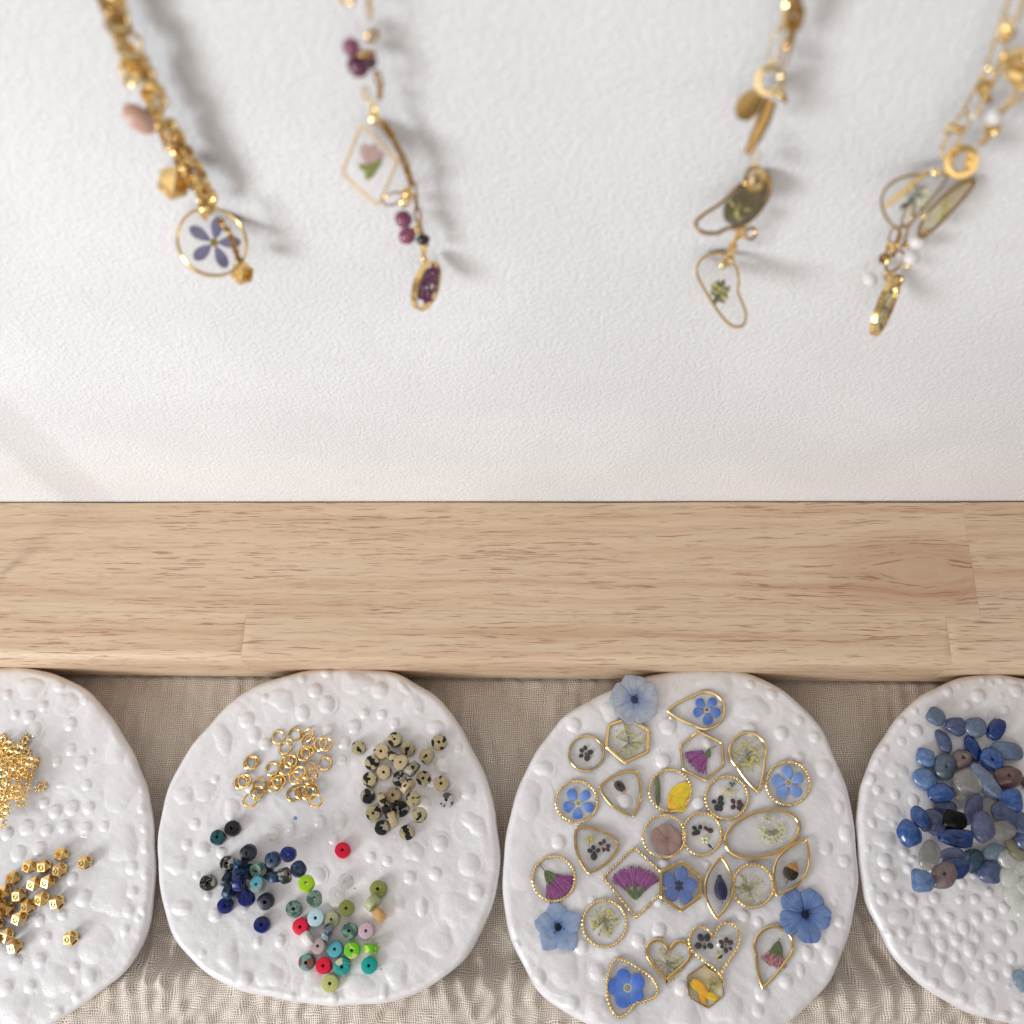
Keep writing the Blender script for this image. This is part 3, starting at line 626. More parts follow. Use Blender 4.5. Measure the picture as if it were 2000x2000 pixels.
blue = [(G7(605,275),'f',0,'black_stone','black disc bead touching a dark teal one above the blue heap'),
 (G7(400,400),'f',0,'darkteal_stone','dark teal disc bead left of the black one above the blue heap'),
 (G7(540,765),'f',0,'blackgrey_stone','black bead with a grey marbled side at the upper left of blue heap'),
 (G7(265,1030),'f',0,'blackgrey_stone','black and grey bead lying alone at the left of the blue heap'),
 (G7(845,880),'f',0,'black_stone','black bead deep in the middle of the blue heap'),
 (G7(700,1130),'f',0,'navy_stone','very dark navy bead under the others in the blue heap'),
 (G7(715,770),'s',90,'midblue_stone','mid blue bead on edge just under the topmost navy bead'),
 (G7(825,610),'f',0,'navy_stone','dark navy bead with grey veins, topmost in the blue heap'),
 (G7(715,900),'s',85,'midblue_stone','mid blue bead on edge, lower of two stacked in the heap centre'),
 (G7(520,985),'s',-20,'navy_stone','navy bead on edge with pale veins, left side of the blue heap'),
 (G7(690,1030),'s',5,'royal_stone','royal blue bead on edge with pale lines in the heap centre'),
 (G7(550,1150),'s',-25,'midblue_stone','blue bead on edge above the royal blue bead at lower left'),
 (G7(1060,880),'f',0,'black_stone','black bead half hidden under the navy bead with tan marks'),
 (G7(960,850),'f',0.5,'moss_stone','small grey-green speckled bead tilted at the top of heap centre'),
 (G7(505,1350),'f',0,'royal_stone','plain royal blue bead at the lower left of the blue heap'),
 (G7(800,1250),'f',0,'royal_stone','navy blue bead lying flat at the bottom centre of the heap'),
 (G7(1070,1290),'f',0.35,'navy_stone','very dark teal bead with a cream line at the heap foot'),
 (G7(960,1060),'f',0,'greyteal_stone','grey-green bead with turquoise half lying on top of the blue heap'),
 (G7(1170,710),'f',0,'midblue_stone','dark blue bead with tan marks at the upper right of heap'),
 (G7(1385,635),'f',0,'royal_stone','royal blue bead with white crack line, upper right of the blue heap'),
 (G7(1200,950),'s',95,'midblue_stone','mid blue bead on edge below the tan-marked blue bead'),
 (G7(1335,930),'s',20,'blackgrey_stone','dark bead with silvery speckles on edge at the heap right side'),
 (G7(1525,840),'f',0,'midblue_stone','dark blue bead at the right end of heap above the lime bead'),
 (G7(1015,1620),'f',0,'royal_stone','royal blue bead lying alone below the blue heap')]
for (p_, k, a, m, l) in blue: bead(p_[0], p_[1], k, a, m, l, 'blue and black disc beads')
multi = [(G8(770,225),'f',0,'red_stone','crimson disc bead lying alone in the middle of the dish'),
 (G8(380,585),'f',0,'lime_stone','bright lime green bead touching the end of the blue heap'),
 (G8(465,750),'f',0,'moss_stone','mottled grey-green bead just below the lime bead'),
 (G8(245,860),'f',0,'moss_stone','mottled pale and dark green bead left of the pale blue bead'),
 (G8(485,955),'f',0,'pale_blue_stone','pale ice blue disc bead between mottled green and pale green'),
 (G8(655,970),'f',0,'pale_green_stone','translucent pale green bead beside the ice blue bead'),
 (G8(810,850),'f',0,'olive_stone','olive green bead left of centre above the pale green one'),
 (G8(1155,645),'f',0,'olive_stone','olive green bead at the upper right end of coloured beads'),
 (G8(1090,790),'s',-40,'pale_green_stone','pale green bead on edge under the upper right olive bead'),
 (G8(1160,920),'s',45,'orange_clear_stone','glassy orange bead on edge above the pink bead'),
 (G8(1025,1090),'f',0,'pink_clear_stone','pale pink disc bead right of the mottled green bead'),
 (G8(845,1095),'f',0,'moss_stone','mottled dark green bead left of the pale pink bead'),
 (G8(320,1045),'f',0,'red_stone','crimson bead above the white bead at the left of the group'),
 (G8(390,1180),'s',35,'white_stone','white cylindrical bead on edge below the upper crimson bead'),
 (G8(605,1110),'s',-15,'greyblue_stone','grey-blue speckled bead on edge below the ice blue bead'),
 (G8(515,1255),'f',0,'mauve_stone','brownish mauve disc bead right of the white bead'),
 (G8(692,1290),'f',0,'turquoise_stone','light turquoise disc bead between mauve and green-cream beads'),
 (G8(872,1300),'f',0,'lime_cream_stone','bright green bead with cream ring of matrix lying flat'),
 (G8(1070,1280),'s',88,'lime_cream_stone','bright green bead on edge at the right of the group'),
 (G8(385,1430),'f',0,'teal_brown_stone','grey-teal bead with brown patch at the lower left of group'),
 (G8(568,1470),'f',0,'red_stone','crimson bead in the lowest row between two teal beads'),
 (G8(765,1475),'f',0,'teal_cream_stone','teal bead with cream crack lines right of the lower crimson bead'),
 (G8(1055,1465),'f',0,'teal_stone','plain teal bead with chipped edge at the lower right'),
 (G8(635,1660),'f',0,'yellow_green_stone','pale yellow-green bead, lowest of the coloured beads'),
 (G8(800,560),'f',0,'clear_stone','nearly invisible clear bead below the lone crimson bead'),
 (G8(712,705),'f',0,'clear_stone','nearly invisible clear bead above the left olive bead')]
for (p_, k, a, m, l) in multi: bead(p_[0], p_[1], k, a, m, l, 'mixed coloured disc beads')
# gold faceted beads
def facet_mesh():
    a = 1.36; b = 2.42       # cube with its corners cut: square faces and triangles
    V = []; 
    for ax in range(3):
        for s_ in (-1, 1):
            o1, o2 = [(1, 2), (2, 0), (0, 1)][ax]
            for (u, v) in ((1, 0), (0, 1), (-1, 0), (0, -1)):
                p = [0, 0, 0]; p[ax] = s_ * 1.0; p[o1] = u; p[o2] = v; V.append(p)
    mb = MB()
    # cuboctahedron from its 12 vertices, faces through numpy
    W = []
    for i in (-1, 1):
        for j in (-1, 1): W += [(i, j, 0), (i, 0, j), (0, i, j)]
    W = np.array(W, float) * 1.80
    import itertools
    def face(ids, nrm):
        c = W[ids].mean(0); u = W[ids[0]] - c; u /= np.linalg.norm(u); v = np.cross(nrm, u)
        return sorted(ids, key=lambda k: math.atan2((W[k] - c).dot(v), (W[k] - c).dot(u))), c
    for ax in range(3):
        for s_ in (-1, 1):
            n_ = np.zeros(3); n_[ax] = s_; ids = [k for k in range(12) if W[k][ax] * s_ > 1]
            ids, c = face(ids, n_)
            outer = [W[k] for k in ids]
            # round the square outline into an inner ring then hole or shallow stamped dish
            ring = []; m_ = 16
            rad = 0.98
            u = (outer[0] - c) / np.linalg.norm(outer[0] - c); v = np.cross(n_, u)
            ring = [c + (u * math.cos(2 * PI * q / m_) + v * math.sin(2 * PI * q / m_)) * rad for q in range(m_)]
            b0 = len(mb.v); mb.v += [tuple(q) for q in outer] + [tuple(q) for q in ring]
            for q in range(4):
                k0 = q * 4
                mb.f.append((b0 + q, b0 + (q + 1) % 4, b0 + 4 + (k0 + 2) % 16)); mb.m.append(0)
                mb.f.append((b0 + q, b0 + 4 + (k0 + 1) % 16, b0 + 4 + k0 % 16)[::-1]); mb.m.append(0)
                mb.f.append((b0 + q, b0 + 4 + (k0 + 2) % 16, b0 + 4 + (k0 + 1) % 16)); mb.m.append(0)
                mb.f.append((b0 + (q + 1) % 4, b0 + 4 + (k0 + 3) % 16, b0 + 4 + (k0 + 2) % 16)); mb.m.append(0)
                mb.f.append((b0 + (q + 1) % 4, b0 + 4 + (k0 + 4) % 16, b0 + 4 + (k0 + 3) % 16)); mb.m.append(0)
            dep = 1.5 if ax == 2 else 0.10; rr_ = rad * (0.96 if ax == 2 else 0.9)
            r2 = [c - n_ * dep + (u * math.cos(2 * PI * q / m_) + v * math.sin(2 * PI * q / m_)) * rr_ for q in range(m_)]
            b1 = len(mb.v); mb.v += [tuple(q) for q in r2]
            for q in range(m_):
                mb.f.append((b0 + 4 + q, b0 + 4 + (q + 1) % m_, b1 + (q + 1) % m_, b1 + q)); mb.m.append(0)
            mb.fan(tuple(c - n_ * dep), [b1 + q for q in range(m_)])
    for i in (-1, 1):
        for j in (-1, 1):
            for k_ in (-1, 1):
                n_ = np.array([i, j, k_], float); ids = [k for k in range(12) if (W[k] * n_).sum() > 3.3]
                ids, c = face(ids, n_ / math.sqrt(3)); b0 = len(mb.v); mb.v += [tuple(W[k]) for k in ids]
                mb.f.append((b0, b0 + 1, b0 + 2)); mb.m.append(0)
    return mb.build('faceted_bead', ['bead_gold'], False)
ME_FACET = facet_mesh()
m_gold('stamp_bronze', (0.30, 0.18, 0.06, 1), 0.35)
def stamp_mesh():
    mb = MB(); n = 20
    mb.tube([(0.68 * math.cos(a), 0.84 * math.sin(a), 0) for a in [2 * PI * k / n for k in range(n)]], 0.10, 5, True)
    s_ = [(0.22, 0.30), (0.05, 0.40), (-0.2, 0.26), (-0.05, 0.04), (0.16, -0.08), (0.16, -0.30), (-0.06, -0.38), (-0.22, -0.26)]
    mb.tube([(p.x * 1.45, p.y * 1.4, 0) for p in cat(s_, 4, False)], 0.10, 5)
    return mb.build('stamped_mark', ['stamp_bronze'])
ME_STAMP = stamp_mesh()
def stamped(bead_o):
    for n_ in (Vector((1, 0, 0)), Vector((-1, 0, 0)), Vector((0, 1, 0)), Vector((0, -1, 0))):
        part('stamped_mark', ME_STAMP, bead_o, n_ * 1.74, n_.to_track_quat('Z', 'Y').to_matrix())
gp = [(50,900,1),(110,1160,1),(280,1290,1),(280,960,1),(410,1120,1),(500,790,1),(610,1010,1),(190,710,0),(430,540,0),(640,540,1),(870,590,1),(700,760,1),(890,360,0),(1235,480,1),(830,1060,1),(90,1540,1),(220,1700,1),(1030,1580,1),(-60,1390,1),(-30,1080,1),(-90,1250,1),(-120,1000,1),(-80,1600,1)]
pts = [(a / 7.43, 1620 + b / 7.43) for a, b, _ in gp]; txt = rows_text(pts, 20)
gl = {13: 'gold faceted bead with stamped face lying alone right of the heap top', 17: 'gold faceted bead lying alone at the lower right near the dish edge', 12: 'gold faceted bead with its hole facing up, topmost in the heap', 8: 'gold faceted bead, open hole facing up, second highest at left', 7: 'gold faceted bead with round hole up at the heap left edge'}
for i, ((px, py), a) in enumerate(zip(pts, gp)):
    p, z, tx, ty = settle('d1', px, py, 2.0, 3.4)
    if a[2]: R = Euler((random.uniform(.18, .42), random.uniform(-.38, -.08), 0)).to_matrix() @ Matrix.Rotation(random.uniform(0.3, 1.1), 3, 'Z') @ Matrix.Rotation(PI / 2, 3, 'X')
    else: R = Euler((random.uniform(.0, .25), random.uniform(-.35, -.1), 0)).to_matrix() @ Matrix.Rotation(random.uniform(.3, 1), 3, 'Z')
    o = part('faceted_bead', ME_FACET, None, p, R); stamped(o)
    tag(o, gl.get(i, f'gold faceted bead with stamped oval, {txt[i]} of its heap'), 'bead', 'gold faceted beads on the left dish')
# gold star spacers
def star_mesh():
    mb = MB(); n = 8
    mb.tube([(1.1 * math.cos(a), 1.1 * math.sin(a), 0) for a in [2 * PI * k / 24 for k in range(24)]], 0.36, 8, True)
    for k in range(n):
        a = 2 * PI * k / n; mb.ell((1.78 * math.cos(a), 1.78 * math.sin(a), 0), (0.50, 0.36, 0.46), 8, 5, Matrix.Rotation(a, 3, 'Z'))
    return mb.build('star_spacer', ['polished_gold'])
ME_STAR = star_mesh()
sp_ = [(50,400),(430,400),(220,570),(430,620),(100,500),(20,650),(290,700),(130,690),(600,790),(340,820),(110,830),(500,900),(240,950),(20,960),(500,1030),(350,1010),(230,1120),(100,1060),(430,1240),(60,1220),(300,1240),(370,1450),(180,1340),(60,1360),(710,1200),(50,1530),(100,1590),(0,1650),(10,1810),(-80,500),(-90,720),(-60,900),(-100,1100),(-80,1300),(-70,1500),(-120,1700),(160,640),(60,580),(260,770),(420,760),(180,930),(380,930),(60,1180),(150,1250),(290,1330),(20,1430),(330,560),(510,760),(70,760),(140,480)]
pts = [(a / 8.78, 1400 + b / 8.78) for a, b in sp_]; txt = rows_text(pts, 16)
sl = {24: 'gold star spacer lying clear of the others on the right', 1: 'gold star spacer at the top right of the spacer heap', 21: 'gold star spacer at the lower right of the heap, hole showing white glaze'}
for i, (px, py) in enumerate(pts):
    p, z, tx, ty = settle('d1', px, py, 1.75, 1.1, 0.8)
    R = Euler((random.uniform(-.35, .35), random.uniform(-.35, .35), random.uniform(0, 3))).to_matrix()
    tag(part('star_spacer', ME_STAR, None, p, R), sl.get(i, f'tiny gold star spacer, {txt[i]} of the spacer heap'), 'spacer', 'gold star spacers heaped on the left dish')
# stone chips
def chip_mat(name, c, c2, rough=0.2, trans=0.0, coat=0.4):
    m_plain(name, c, c2, rough, 0.7, trans, 0.5, coat, 0.3, 0.7, 0.0, 0.15) if 'clear' not in name else m_plain(name, c, c2, rough, 0.7, trans, 0.9, 1.0, 0.3, 0.7, 0.35, 0.0)
chip_mat('chip_greyblue', srgb(88, 108, 138), srgb(112, 126, 148), 0.3, 0.2)
chip_mat('chip_slate', srgb(64, 82, 122), srgb(90, 102, 134), 0.25, 0.25)
chip_mat('chip_slategreen', srgb(66, 82, 98), srgb(80, 94, 106), 0.35)
chip_mat('chip_blue', srgb(28, 66, 128), srgb(58, 96, 152), 0.18)
chip_mat('chip_midblue', srgb(74, 108, 162), srgb(112, 138, 172), 0.25, 0.15)
chip_mat('chip_deepblue', srgb(10, 34, 88), srgb(26, 62, 120), 0.12)
chip_mat('chip_brown', srgb(112, 96, 98), srgb(136, 118, 114), 0.22, 0.2)
chip_mat('chip_redbrown', srgb(122, 84, 76), srgb(92, 70, 74), 0.2, 0.1)
chip_mat('chip_clearblue', srgb(90, 112, 148), srgb(120, 138, 162), 0.10, 0.30)
chip_mat('chip_cleargrey', srgb(156, 152, 148), srgb(176, 172, 166), 0.10, 0.6)
chip_mat('chip_purple', srgb(78, 86, 128), srgb(106, 110, 142), 0.18, 0.38)
m_plain('chip_black', (0.001, 0.001, 0.0012, 1), (0.002, 0.002, 0.002, 1), 0.3, 0.7, 0, 0.2)
chip_mat('chip_teal', srgb(34, 58, 76), srgb(50, 74, 90), 0.25)
chip_mat('chip_olive', srgb(140, 136, 110), srgb(156, 150, 124), 0.2, 0.35)
chip_mat('chip_clear', srgb(214, 220, 220), srgb(238, 238, 228), 0.04, 0.62)
chip_mat('chip_aqua', srgb(132, 160, 180), srgb(164, 184, 196), 0.06, 0.6)
import bmesh
def chip_mesh(w_, l_, h_, mat, seed, box=0.0, hole=None):
    rs = random.Random(seed); bm = bmesh.new(); bmesh.ops.create_icosphere(bm, subdivisions=4, radius=1.0)
    ph = [rs.uniform(0, 6) for _ in range(6)]
    planes = [Vector((rs.gauss(0, 1), rs.gauss(0, 1), rs.gauss(0, 0.7))).normalized() for _ in range(7)]
    cuts = [rs.uniform(0.72, 0.92) for _ in planes]
    for v in bm.verts:
        p = v.co.copy()
        if box: 
            e = 1 - box * 0.55; p = Vector((math.copysign(abs(p.x) ** e, p.x), math.copysign(abs(p.y) ** e, p.y), math.copysign(abs(p.z) ** e, p.z)))
        for n_, c_ in zip(planes, cuts):
            d = p.dot(n_) - c_
            if d > 0: p -= n_ * d * 0.55
        k = 1 + 0.06 * math.sin(2.3 * p.x + ph[0]) * math.sin(2.9 * p.y + ph[1]) + 0.04 * math.sin(4 * p.z + 3 * p.x + ph[2])
        p *= k
        q = Vector((p.x * w_ / 2 * 1.08, p.y * l_ / 2 * 1.08, p.z * h_ / 2))
        if hole:
            d = math.hypot(q.x - hole[0], q.y - hole[1])
            if q.z > 0 and d < 0.62: q.z -= 1.6 * (1 - (d / 0.62) ** 4)
        v.co = q * S
    me = bpy.data.meshes.new('stone_chip'); bm.to_mesh(me); bm.free()
    return finish(me, [mat], True, None)
CA = lambda a, b: (1720 + a / 6.9, 1360 + b / 6.9)
CB = lambda a, b: (1720 + a / 6.66, 1560 + b / 6.66)
# centre, width, length (crop px), turn, material, boxiness, hole, label
chips = [
 (CA(1090,1280),120,180,15,'chip_cleargrey',0,None,'clear grey chip right of the blue chip in heap middle'),
 (CA(1180,1150),180,200,30,'chip_cleargrey',0,None,'smoky translucent chip under the long pale blue one'),
 (CA(1450,1540),200,200,0,'chip_cleargrey',0,None,'large smoky clear chip in the heap centre'),
 (CA(870,1500),170,110,0,'chip_purple',0,None,'faint purple chip left above the black chip'),
 (CA(1690,1620),230,180,-40,'chip_slate',0,None,'slate chip under the dark blue one near the right edge'),
 (CA(1690,730),230,140,-10,'chip_greyblue',0.3,None,'long grey-blue chip at the upper right of the heap'),
 (CA(740,1690),170,190,20,'chip_purple',0,None,'purple-grey chip between two blue chips at left'),
 (CA(600,1700),90,130,0,'chip_slate',0,None,'small slate chip peeping between the two left blue chips'),
 (CA(745,270),140,135,0,'chip_greyblue',0,None,'grey-blue chip lying topmost left of the chip heap'),
 (CA(1010,400),160,145,-20,'chip_slate',0,None,'slate purple chip second from left in top row'),
 (CA(1280,420),160,145,10,'chip_greyblue',0.1,None,'round grey-blue chip left of the small dark blue block'),
 (CA(1560,445),110,170,-32,'chip_deepblue',0.7,None,'dark blue glossy block-shaped chip at the top right'),
 (CA(850,600),95,180,20,'chip_slate',0,None,'slim slate blue chip slanting below the top row'),
 (CA(605,820),128,145,15,'chip_midblue',0,None,'mid blue egg-shaped chip at the upper left'),
 (CA(600,1120),165,150,-20,'chip_midblue',0,None,'pale grey-blue chip at the left below the egg-shaped one'),
 (CA(860,950),148,185,-5,'chip_slategreen',0.1,(0.1,0.0),'grey-green chip with a drilled hole, upper left'),
 (CA(1100,850),140,150,0,'chip_brown',0,(0.1,0.6),'brownish grey chip beside the grey-green drilled one'),
 (CA(1240,700),105,190,12,'chip_deepblue',0,None,'deep blue pointed chip hanging below the grey-blue one'),
 (CA(1490,850),175,155,-20,'chip_blue',0,(0,0),'blue chip with a drilled hole under the deep blue one'),
 (CA(1720,1090),210,170,10,'chip_redbrown',0,(-0.2,0.3),'reddish brown drilled chip at the upper right'),
 (CA(820,1300),185,140,15,'chip_blue',0,None,'blue oval chip with highlight, left of the clear grey chip'),
 (CA(1750,1400),165,160,0,'chip_blue',0.35,None,'blue squarish chip near the right edge, upper one'),
 (CA(1240,1520),110,220,-25,'chip_purple',0,None,'violet-blue slim chip right above the black chip'),
 (CA(1880,1720),130,180,20,'chip_slate',0,None,'slate blue chip cut by the picture edge at right'),
 (CA(1640,1810),190,130,10,'chip_cleargrey',0.2,(0,0),'clear grey chip with a tiny dark hole at right'),
 (CA(1380,1760),150,220,-10,'chip_purple',0,None,'lavender grey chip right of the blue drilled block'),
 (CA(520,1630),128,145,15,'chip_blue',0,None,'bright blue round chip, upper of the two at left edge'),
 (CA(380,1850),160,200,25,'chip_blue',0,None,'bright blue oval chip, leftmost in the heap'),
 (CA(1000,1665),155,140,-10,'chip_black',0.3,None,'black chip in the middle of the blue heap'),
 (CA(1420,1160),130,290,38,'chip_clearblue',0,None,'long pale blue pointed chip slanting through the heap'),
 (CB(990,510),230,120,-6,'chip_deepblue',0.8,(0,0),'dark blue block chip with drilled hole under the black chip'),
 (CB(640,740),150,200,-15,'chip_cleargrey',0,None,'clear colourless chip at lower left of the heap'),
 (CB(950,740),190,120,-5,'chip_purple',0.1,None,'dark purple-grey chip under the blue drilled block'),
 (CB(960,910),190,140,0,'chip_deepblue',0,None,'navy chip half under the brown drilled one'),
 (CB(810,1000),190,160,25,'chip_brown',0,(0.5,0.2),'brown drilled chip at the foot of the heap'),
 (CB(530,1070),150,160,0,'chip_midblue',0.1,None,'blue triangular chip at the lower left corner of heap'),
 (CB(1200,810),150,165,-25,'chip_teal',0,None,'dark teal chip in the lower centre of the heap'),
 (CB(1470,700),150,130,20,'chip_aqua',0,None,'clear aqua chip above the lowest slate blue chip'),
 (CB(1420,960),155,165,0,'chip_slate',0,None,'slate blue round chip at the lower right of heap'),
 (CB(1790,640),170,180,0,'chip_olive',0,(0.2,-0.3),'olive grey drilled chip near the right edge'),
 (CB(1640,790),130,130,0,'chip_clear',0,None,'clear crystal chip right of the aqua chip'),
 (CB(1830,900),130,150,20,'chip_clear',0,None,'clear greenish crystal chip at the right edge, upper one'),
 (CB(1680,1030),150,150,0,'chip_clear',0,None,'clear crystal chip right of the lowest slate chip'),
 (CB(1720,1260),150,140,-20,'chip_clear',0,None,'clear crystal chip, third down along the right edge'),
 (CB(1850,1140),130,130,0,'chip_clear',0,None,'clear yellowish crystal chip cut off at the right'),
 (CB(1860,1450),150,160,15,'chip_clear',0,None,'clear ridged crystal chip, lowest of the clear group'),
 ((1996,1915),110,150,15,'chip_aqua',0,None,'pale blue crystal chip alone near the bottom right corner'),
 ((2004,1530),70,90,15,'chip_redbrown',0,None,'dark red chip just cut by the right edge'),
 ((2010,1640),170,150,15,'chip_slate',0,None,'slate chip almost hidden by the right picture edge'),
]
for i, (pp, w_, l_, rz, mat, box, hole, lab) in enumerate(chips):
    sc_ = 6.9 * 6.3 / 2 * 1.08; h_ = min(w_, l_) / sc_ * 0.62
    p, z, tx, ty = settle('d4', pp[0], pp[1], (w_ + l_) / 4 / sc_ * 0.85, h_, 0.62)
    R = Euler((random.uniform(-.12, .12), random.uniform(-.12, .12), math.radians(rz))).to_matrix()
    tag(part('stone_chip', chip_mesh(w_ / sc_, l_ / sc_, h_, mat, i, box, hole), None, p, R), lab, 'stone chip', 'blue and clear stone chips on the right dish')
# ------------------------------------------------------------------ pressed-flower charms
W255 = srgb(250, 250, 250)
m_petal('petal_blue', srgb(120, 160, 224), srgb(74, 122, 208), 4.4, 0.0, 0.3, srgb(60, 96, 190))
m_petal('petal_skyblue', srgb(140, 172, 228), srgb(112, 150, 214), 4.4, 0.0, 0.3, srgb(96, 128, 200))
m_petal('petal_deepblue', srgb(104, 142, 206), srgb(58, 110, 204), 4.4, 0.0, 0.25, srgb(48, 84, 190))
m_petal('petal_slateblue', srgb(84, 104, 160), srgb(90, 116, 176), 4.0, 0.0, 0.35, srgb(56, 74, 130))
m_petal('petal_paleblue', srgb(132, 152, 198), srgb(190, 196, 206), 7.0, 0.34, 0.35, srgb(140, 154, 192))
m_petal('petal_softblue', srgb(128, 154, 200), srgb(162, 178, 204), 7.0, 0.3, 0.3, srgb(120, 148, 204))
m_petal('petal_cornblue', srgb(72, 100, 156), srgb(114, 138, 182), 7.0, 0.12, 0.55, srgb(60, 88, 156))
m_petal('petal_mauve', srgb(148, 112, 104), srgb(156, 124, 118), 4.0, 0.0, 0.35, srgb(120, 84, 78))
m_petal('petal_yellow', srgb(222, 176, 0), srgb(230, 200, 20), 4.0, 0.0, 0.4, srgb(196, 140, 6))
m_petal('petal_orange', srgb(240, 170, 20), srgb(246, 186, 30), 4.0, 0.0, 0.4, srgb(226, 140, 10))
m_petal('petal_violetgrey', srgb(158, 156, 196), srgb(150, 148, 188), 3.4, 0.0, 0.3, srgb(88, 80, 130))
m_plain('floret_cream', srgb(226, 216, 140), srgb(196, 186, 96), 0.8, 2.5)
m_plain('floret_white', srgb(240, 236, 204), srgb(220, 212, 150), 0.8, 2.5)
m_plain('stem_green', srgb(140, 138, 74), srgb(112, 110, 60), 0.7)
m_plain('leaf_green', srgb(92, 106, 60), srgb(70, 86, 44), 0.6, 1.0)
m_plain('seed_olive', srgb(116, 108, 40), srgb(80, 76, 30), 0.7)
m_plain('magenta_petal', srgb(148, 60, 130), srgb(116, 34, 100), 0.7, 2.0)
m_plain('lilac_petal', srgb(176, 104, 168), srgb(146, 76, 142), 0.7, 2.0)
m_plain('pink_petal', srgb(166, 92, 118), srgb(142, 64, 94), 0.7, 2.0)
m_plain('rose_pale_petal', srgb(206, 160, 152), srgb(190, 136, 130), 0.7, 2.0)
m_plain('dark_petal', srgb(24, 20, 28), srgb(12, 10, 14), 0.6, 1.5)
m_plain('dark_green_petal', srgb(30, 38, 36), srgb(16, 20, 20), 0.6, 1.5)
m_plain('plum_petal', srgb(84, 46, 54), srgb(40, 22, 30), 0.6, 2.0)
m_plain('navy_bud', srgb(52, 50, 84), srgb(30, 28, 56), 0.6, 1.2, stretch=(2, 2, 2))
m_plain('tan_petal', srgb(200, 156, 96), srgb(176, 126, 66), 0.6, 1.0)
m_plain('brown_bud', srgb(60, 50, 34), srgb(30, 24, 18), 0.6, 1.2)
m_plain('yellow_eye', srgb(190, 170, 70), srgb(140, 116, 40), 0.7, 3.0)
m_plain('brown_eye', srgb(150, 110, 30), srgb(110, 76, 20), 0.7, 3.0)
m_plain('navy_eye', srgb(34, 40, 70), srgb(16, 20, 40), 0.7, 3.0)
m_plain('grey_eye', srgb(70, 78, 110), srgb(44, 50, 70), 0.7, 3.0)
m_plain('white_scale', srgb(226, 228, 226), srgb(210, 212, 206), 0.6)
def petal_out(L, W, p=1.35, notch=0.0, n=14, base=0.12, e=0.55):
    up = []
    for i in range(n + 1):
        t = i / n; hw = W / 2 * 1.06 * (math.sin(PI * min(t, 1) ** p) ** e if 0 < t < 1 else 0) + base * W / 2 * (1 - t) ** 2
        up.append((L * t, hw))
    if notch: up[-1] = (L * (1 - notch), 0.0)
    return up + [(x, -y) for x, y in up[::-1][1:]][:-1] + [(0, -up[0][1])]
PM = {}
def petal_mesh(L, W, mat, p=1.35, notch=0.0, th=0.12, ruf=0.0, e=0.55):
    k = (round(L, 2), round(W, 2), mat, p, notch, ruf, e)
    if k in PM: return PM[k]
    out = petal_out(L, W, p, notch, 14, 0.12, e)
    if ruf: out = [(x * (1 + ruf * math.sin(9 * math.atan2(y, x + L * .2))), y * (1 + ruf * math.sin(7 * x / L * 3))) for x, y in out]
    mb = MB(); mb.slab(out, 0, th, 0.10, 3, (L * 0.55, 0), 0.03)
    # gently cup the petal
    mb.v = [(x, y, z + 0.05 * L * (x / L) ** 2 - 0.25 * (y / W) ** 2 * 0.6) for x, y, z in mb.v]
    PM[k] = mb.build('petal', [mat], True, None); return PM[k]
def resample(P, n):
    P = np.array([(p[0], p[1]) for p in P]); Q = np.vstack([P, P[:1]]); d = np.r_[0, np.cumsum(np.linalg.norm(np.diff(Q, axis=0), axis=1))]
    t = np.linspace(0, d[-1], n, endpoint=False); return np.stack([np.interp(t, d, Q[:, 0]), np.interp(t, d, Q[:, 1])], 1), d[-1]
def ccw(P):
    a = sum(P[i - 1][0] * P[i][1] - P[i][0] * P[i - 1][1] for i in range(len(P)))
    return P if a > 0 else P[::-1]
def circ(cx, cy, r, ry=None, rot=0, n=48):
    ry = ry or r; c, s = math.cos(math.radians(rot)), math.sin(math.radians(rot))
    return [(cx + r * math.cos(a) * c + ry * math.sin(a) * s, cy - r * math.cos(a) * s + ry * math.sin(a) * c) for a in [2 * PI * i / n for i in range(n)]]
def poly(P, rnd=0.12):                     # straight sides, slightly rounded corners
    out = []; n = len(P)
    for i in range(n):
        a, b, c = P[i - 1], P[i], P[(i + 1) % n]
        f = lambda p, q, t: (p[0] + (q[0] - p[0]) * t, p[1] + (q[1] - p[1]) * t)
        s0, s1 = f(b, a, rnd), f(b, c, rnd)
        for t in (0, 0.25, 0.5, 0.75, 1): out.append(f(f(s0, b, t), f(b, s1, t), t))
    return out
def bulge(P, k, n=14):                     # corners joined by outward arcs
    out = []; cx = sum(p[0] for p in P) / len(P); cy = sum(p[1] for p in P) / len(P)
    for i in range(len(P)):
        a, b = P[i], P[(i + 1) % len(P)]; mx, my = (a[0] + b[0]) / 2 - cx, (a[1] + b[1]) / 2 - cy; L = math.hypot(mx, my) or 1; e = math.hypot(b[0] - a[0], b[1] - a[1])
        for t in range(n):
            u = t / n; h = 4 * u * (1 - u) * k * e
            out.append((a[0] + (b[0] - a[0]) * u + mx / L * h, a[1] + (b[1] - a[1]) * u + my / L * h))
    return out
def marquise(a, b, w_, n=20):
    dx, dy = b[0] - a[0], b[1] - a[1]; L = math.hypot(dx, dy); nx_, ny_ = -dy / L, dx / L
    f = lambda u, s_: (a[0] + dx * u + nx_ * s_ * w_ / 2 * math.sin(PI * u) ** 0.85, a[1] + dy * u + ny_ * s_ * w_ / 2 * math.sin(PI * u) ** 0.85)
    return [f(i / n, 1) for i in range(n)] + [f(1 - i / n, -1) for i in range(n)]
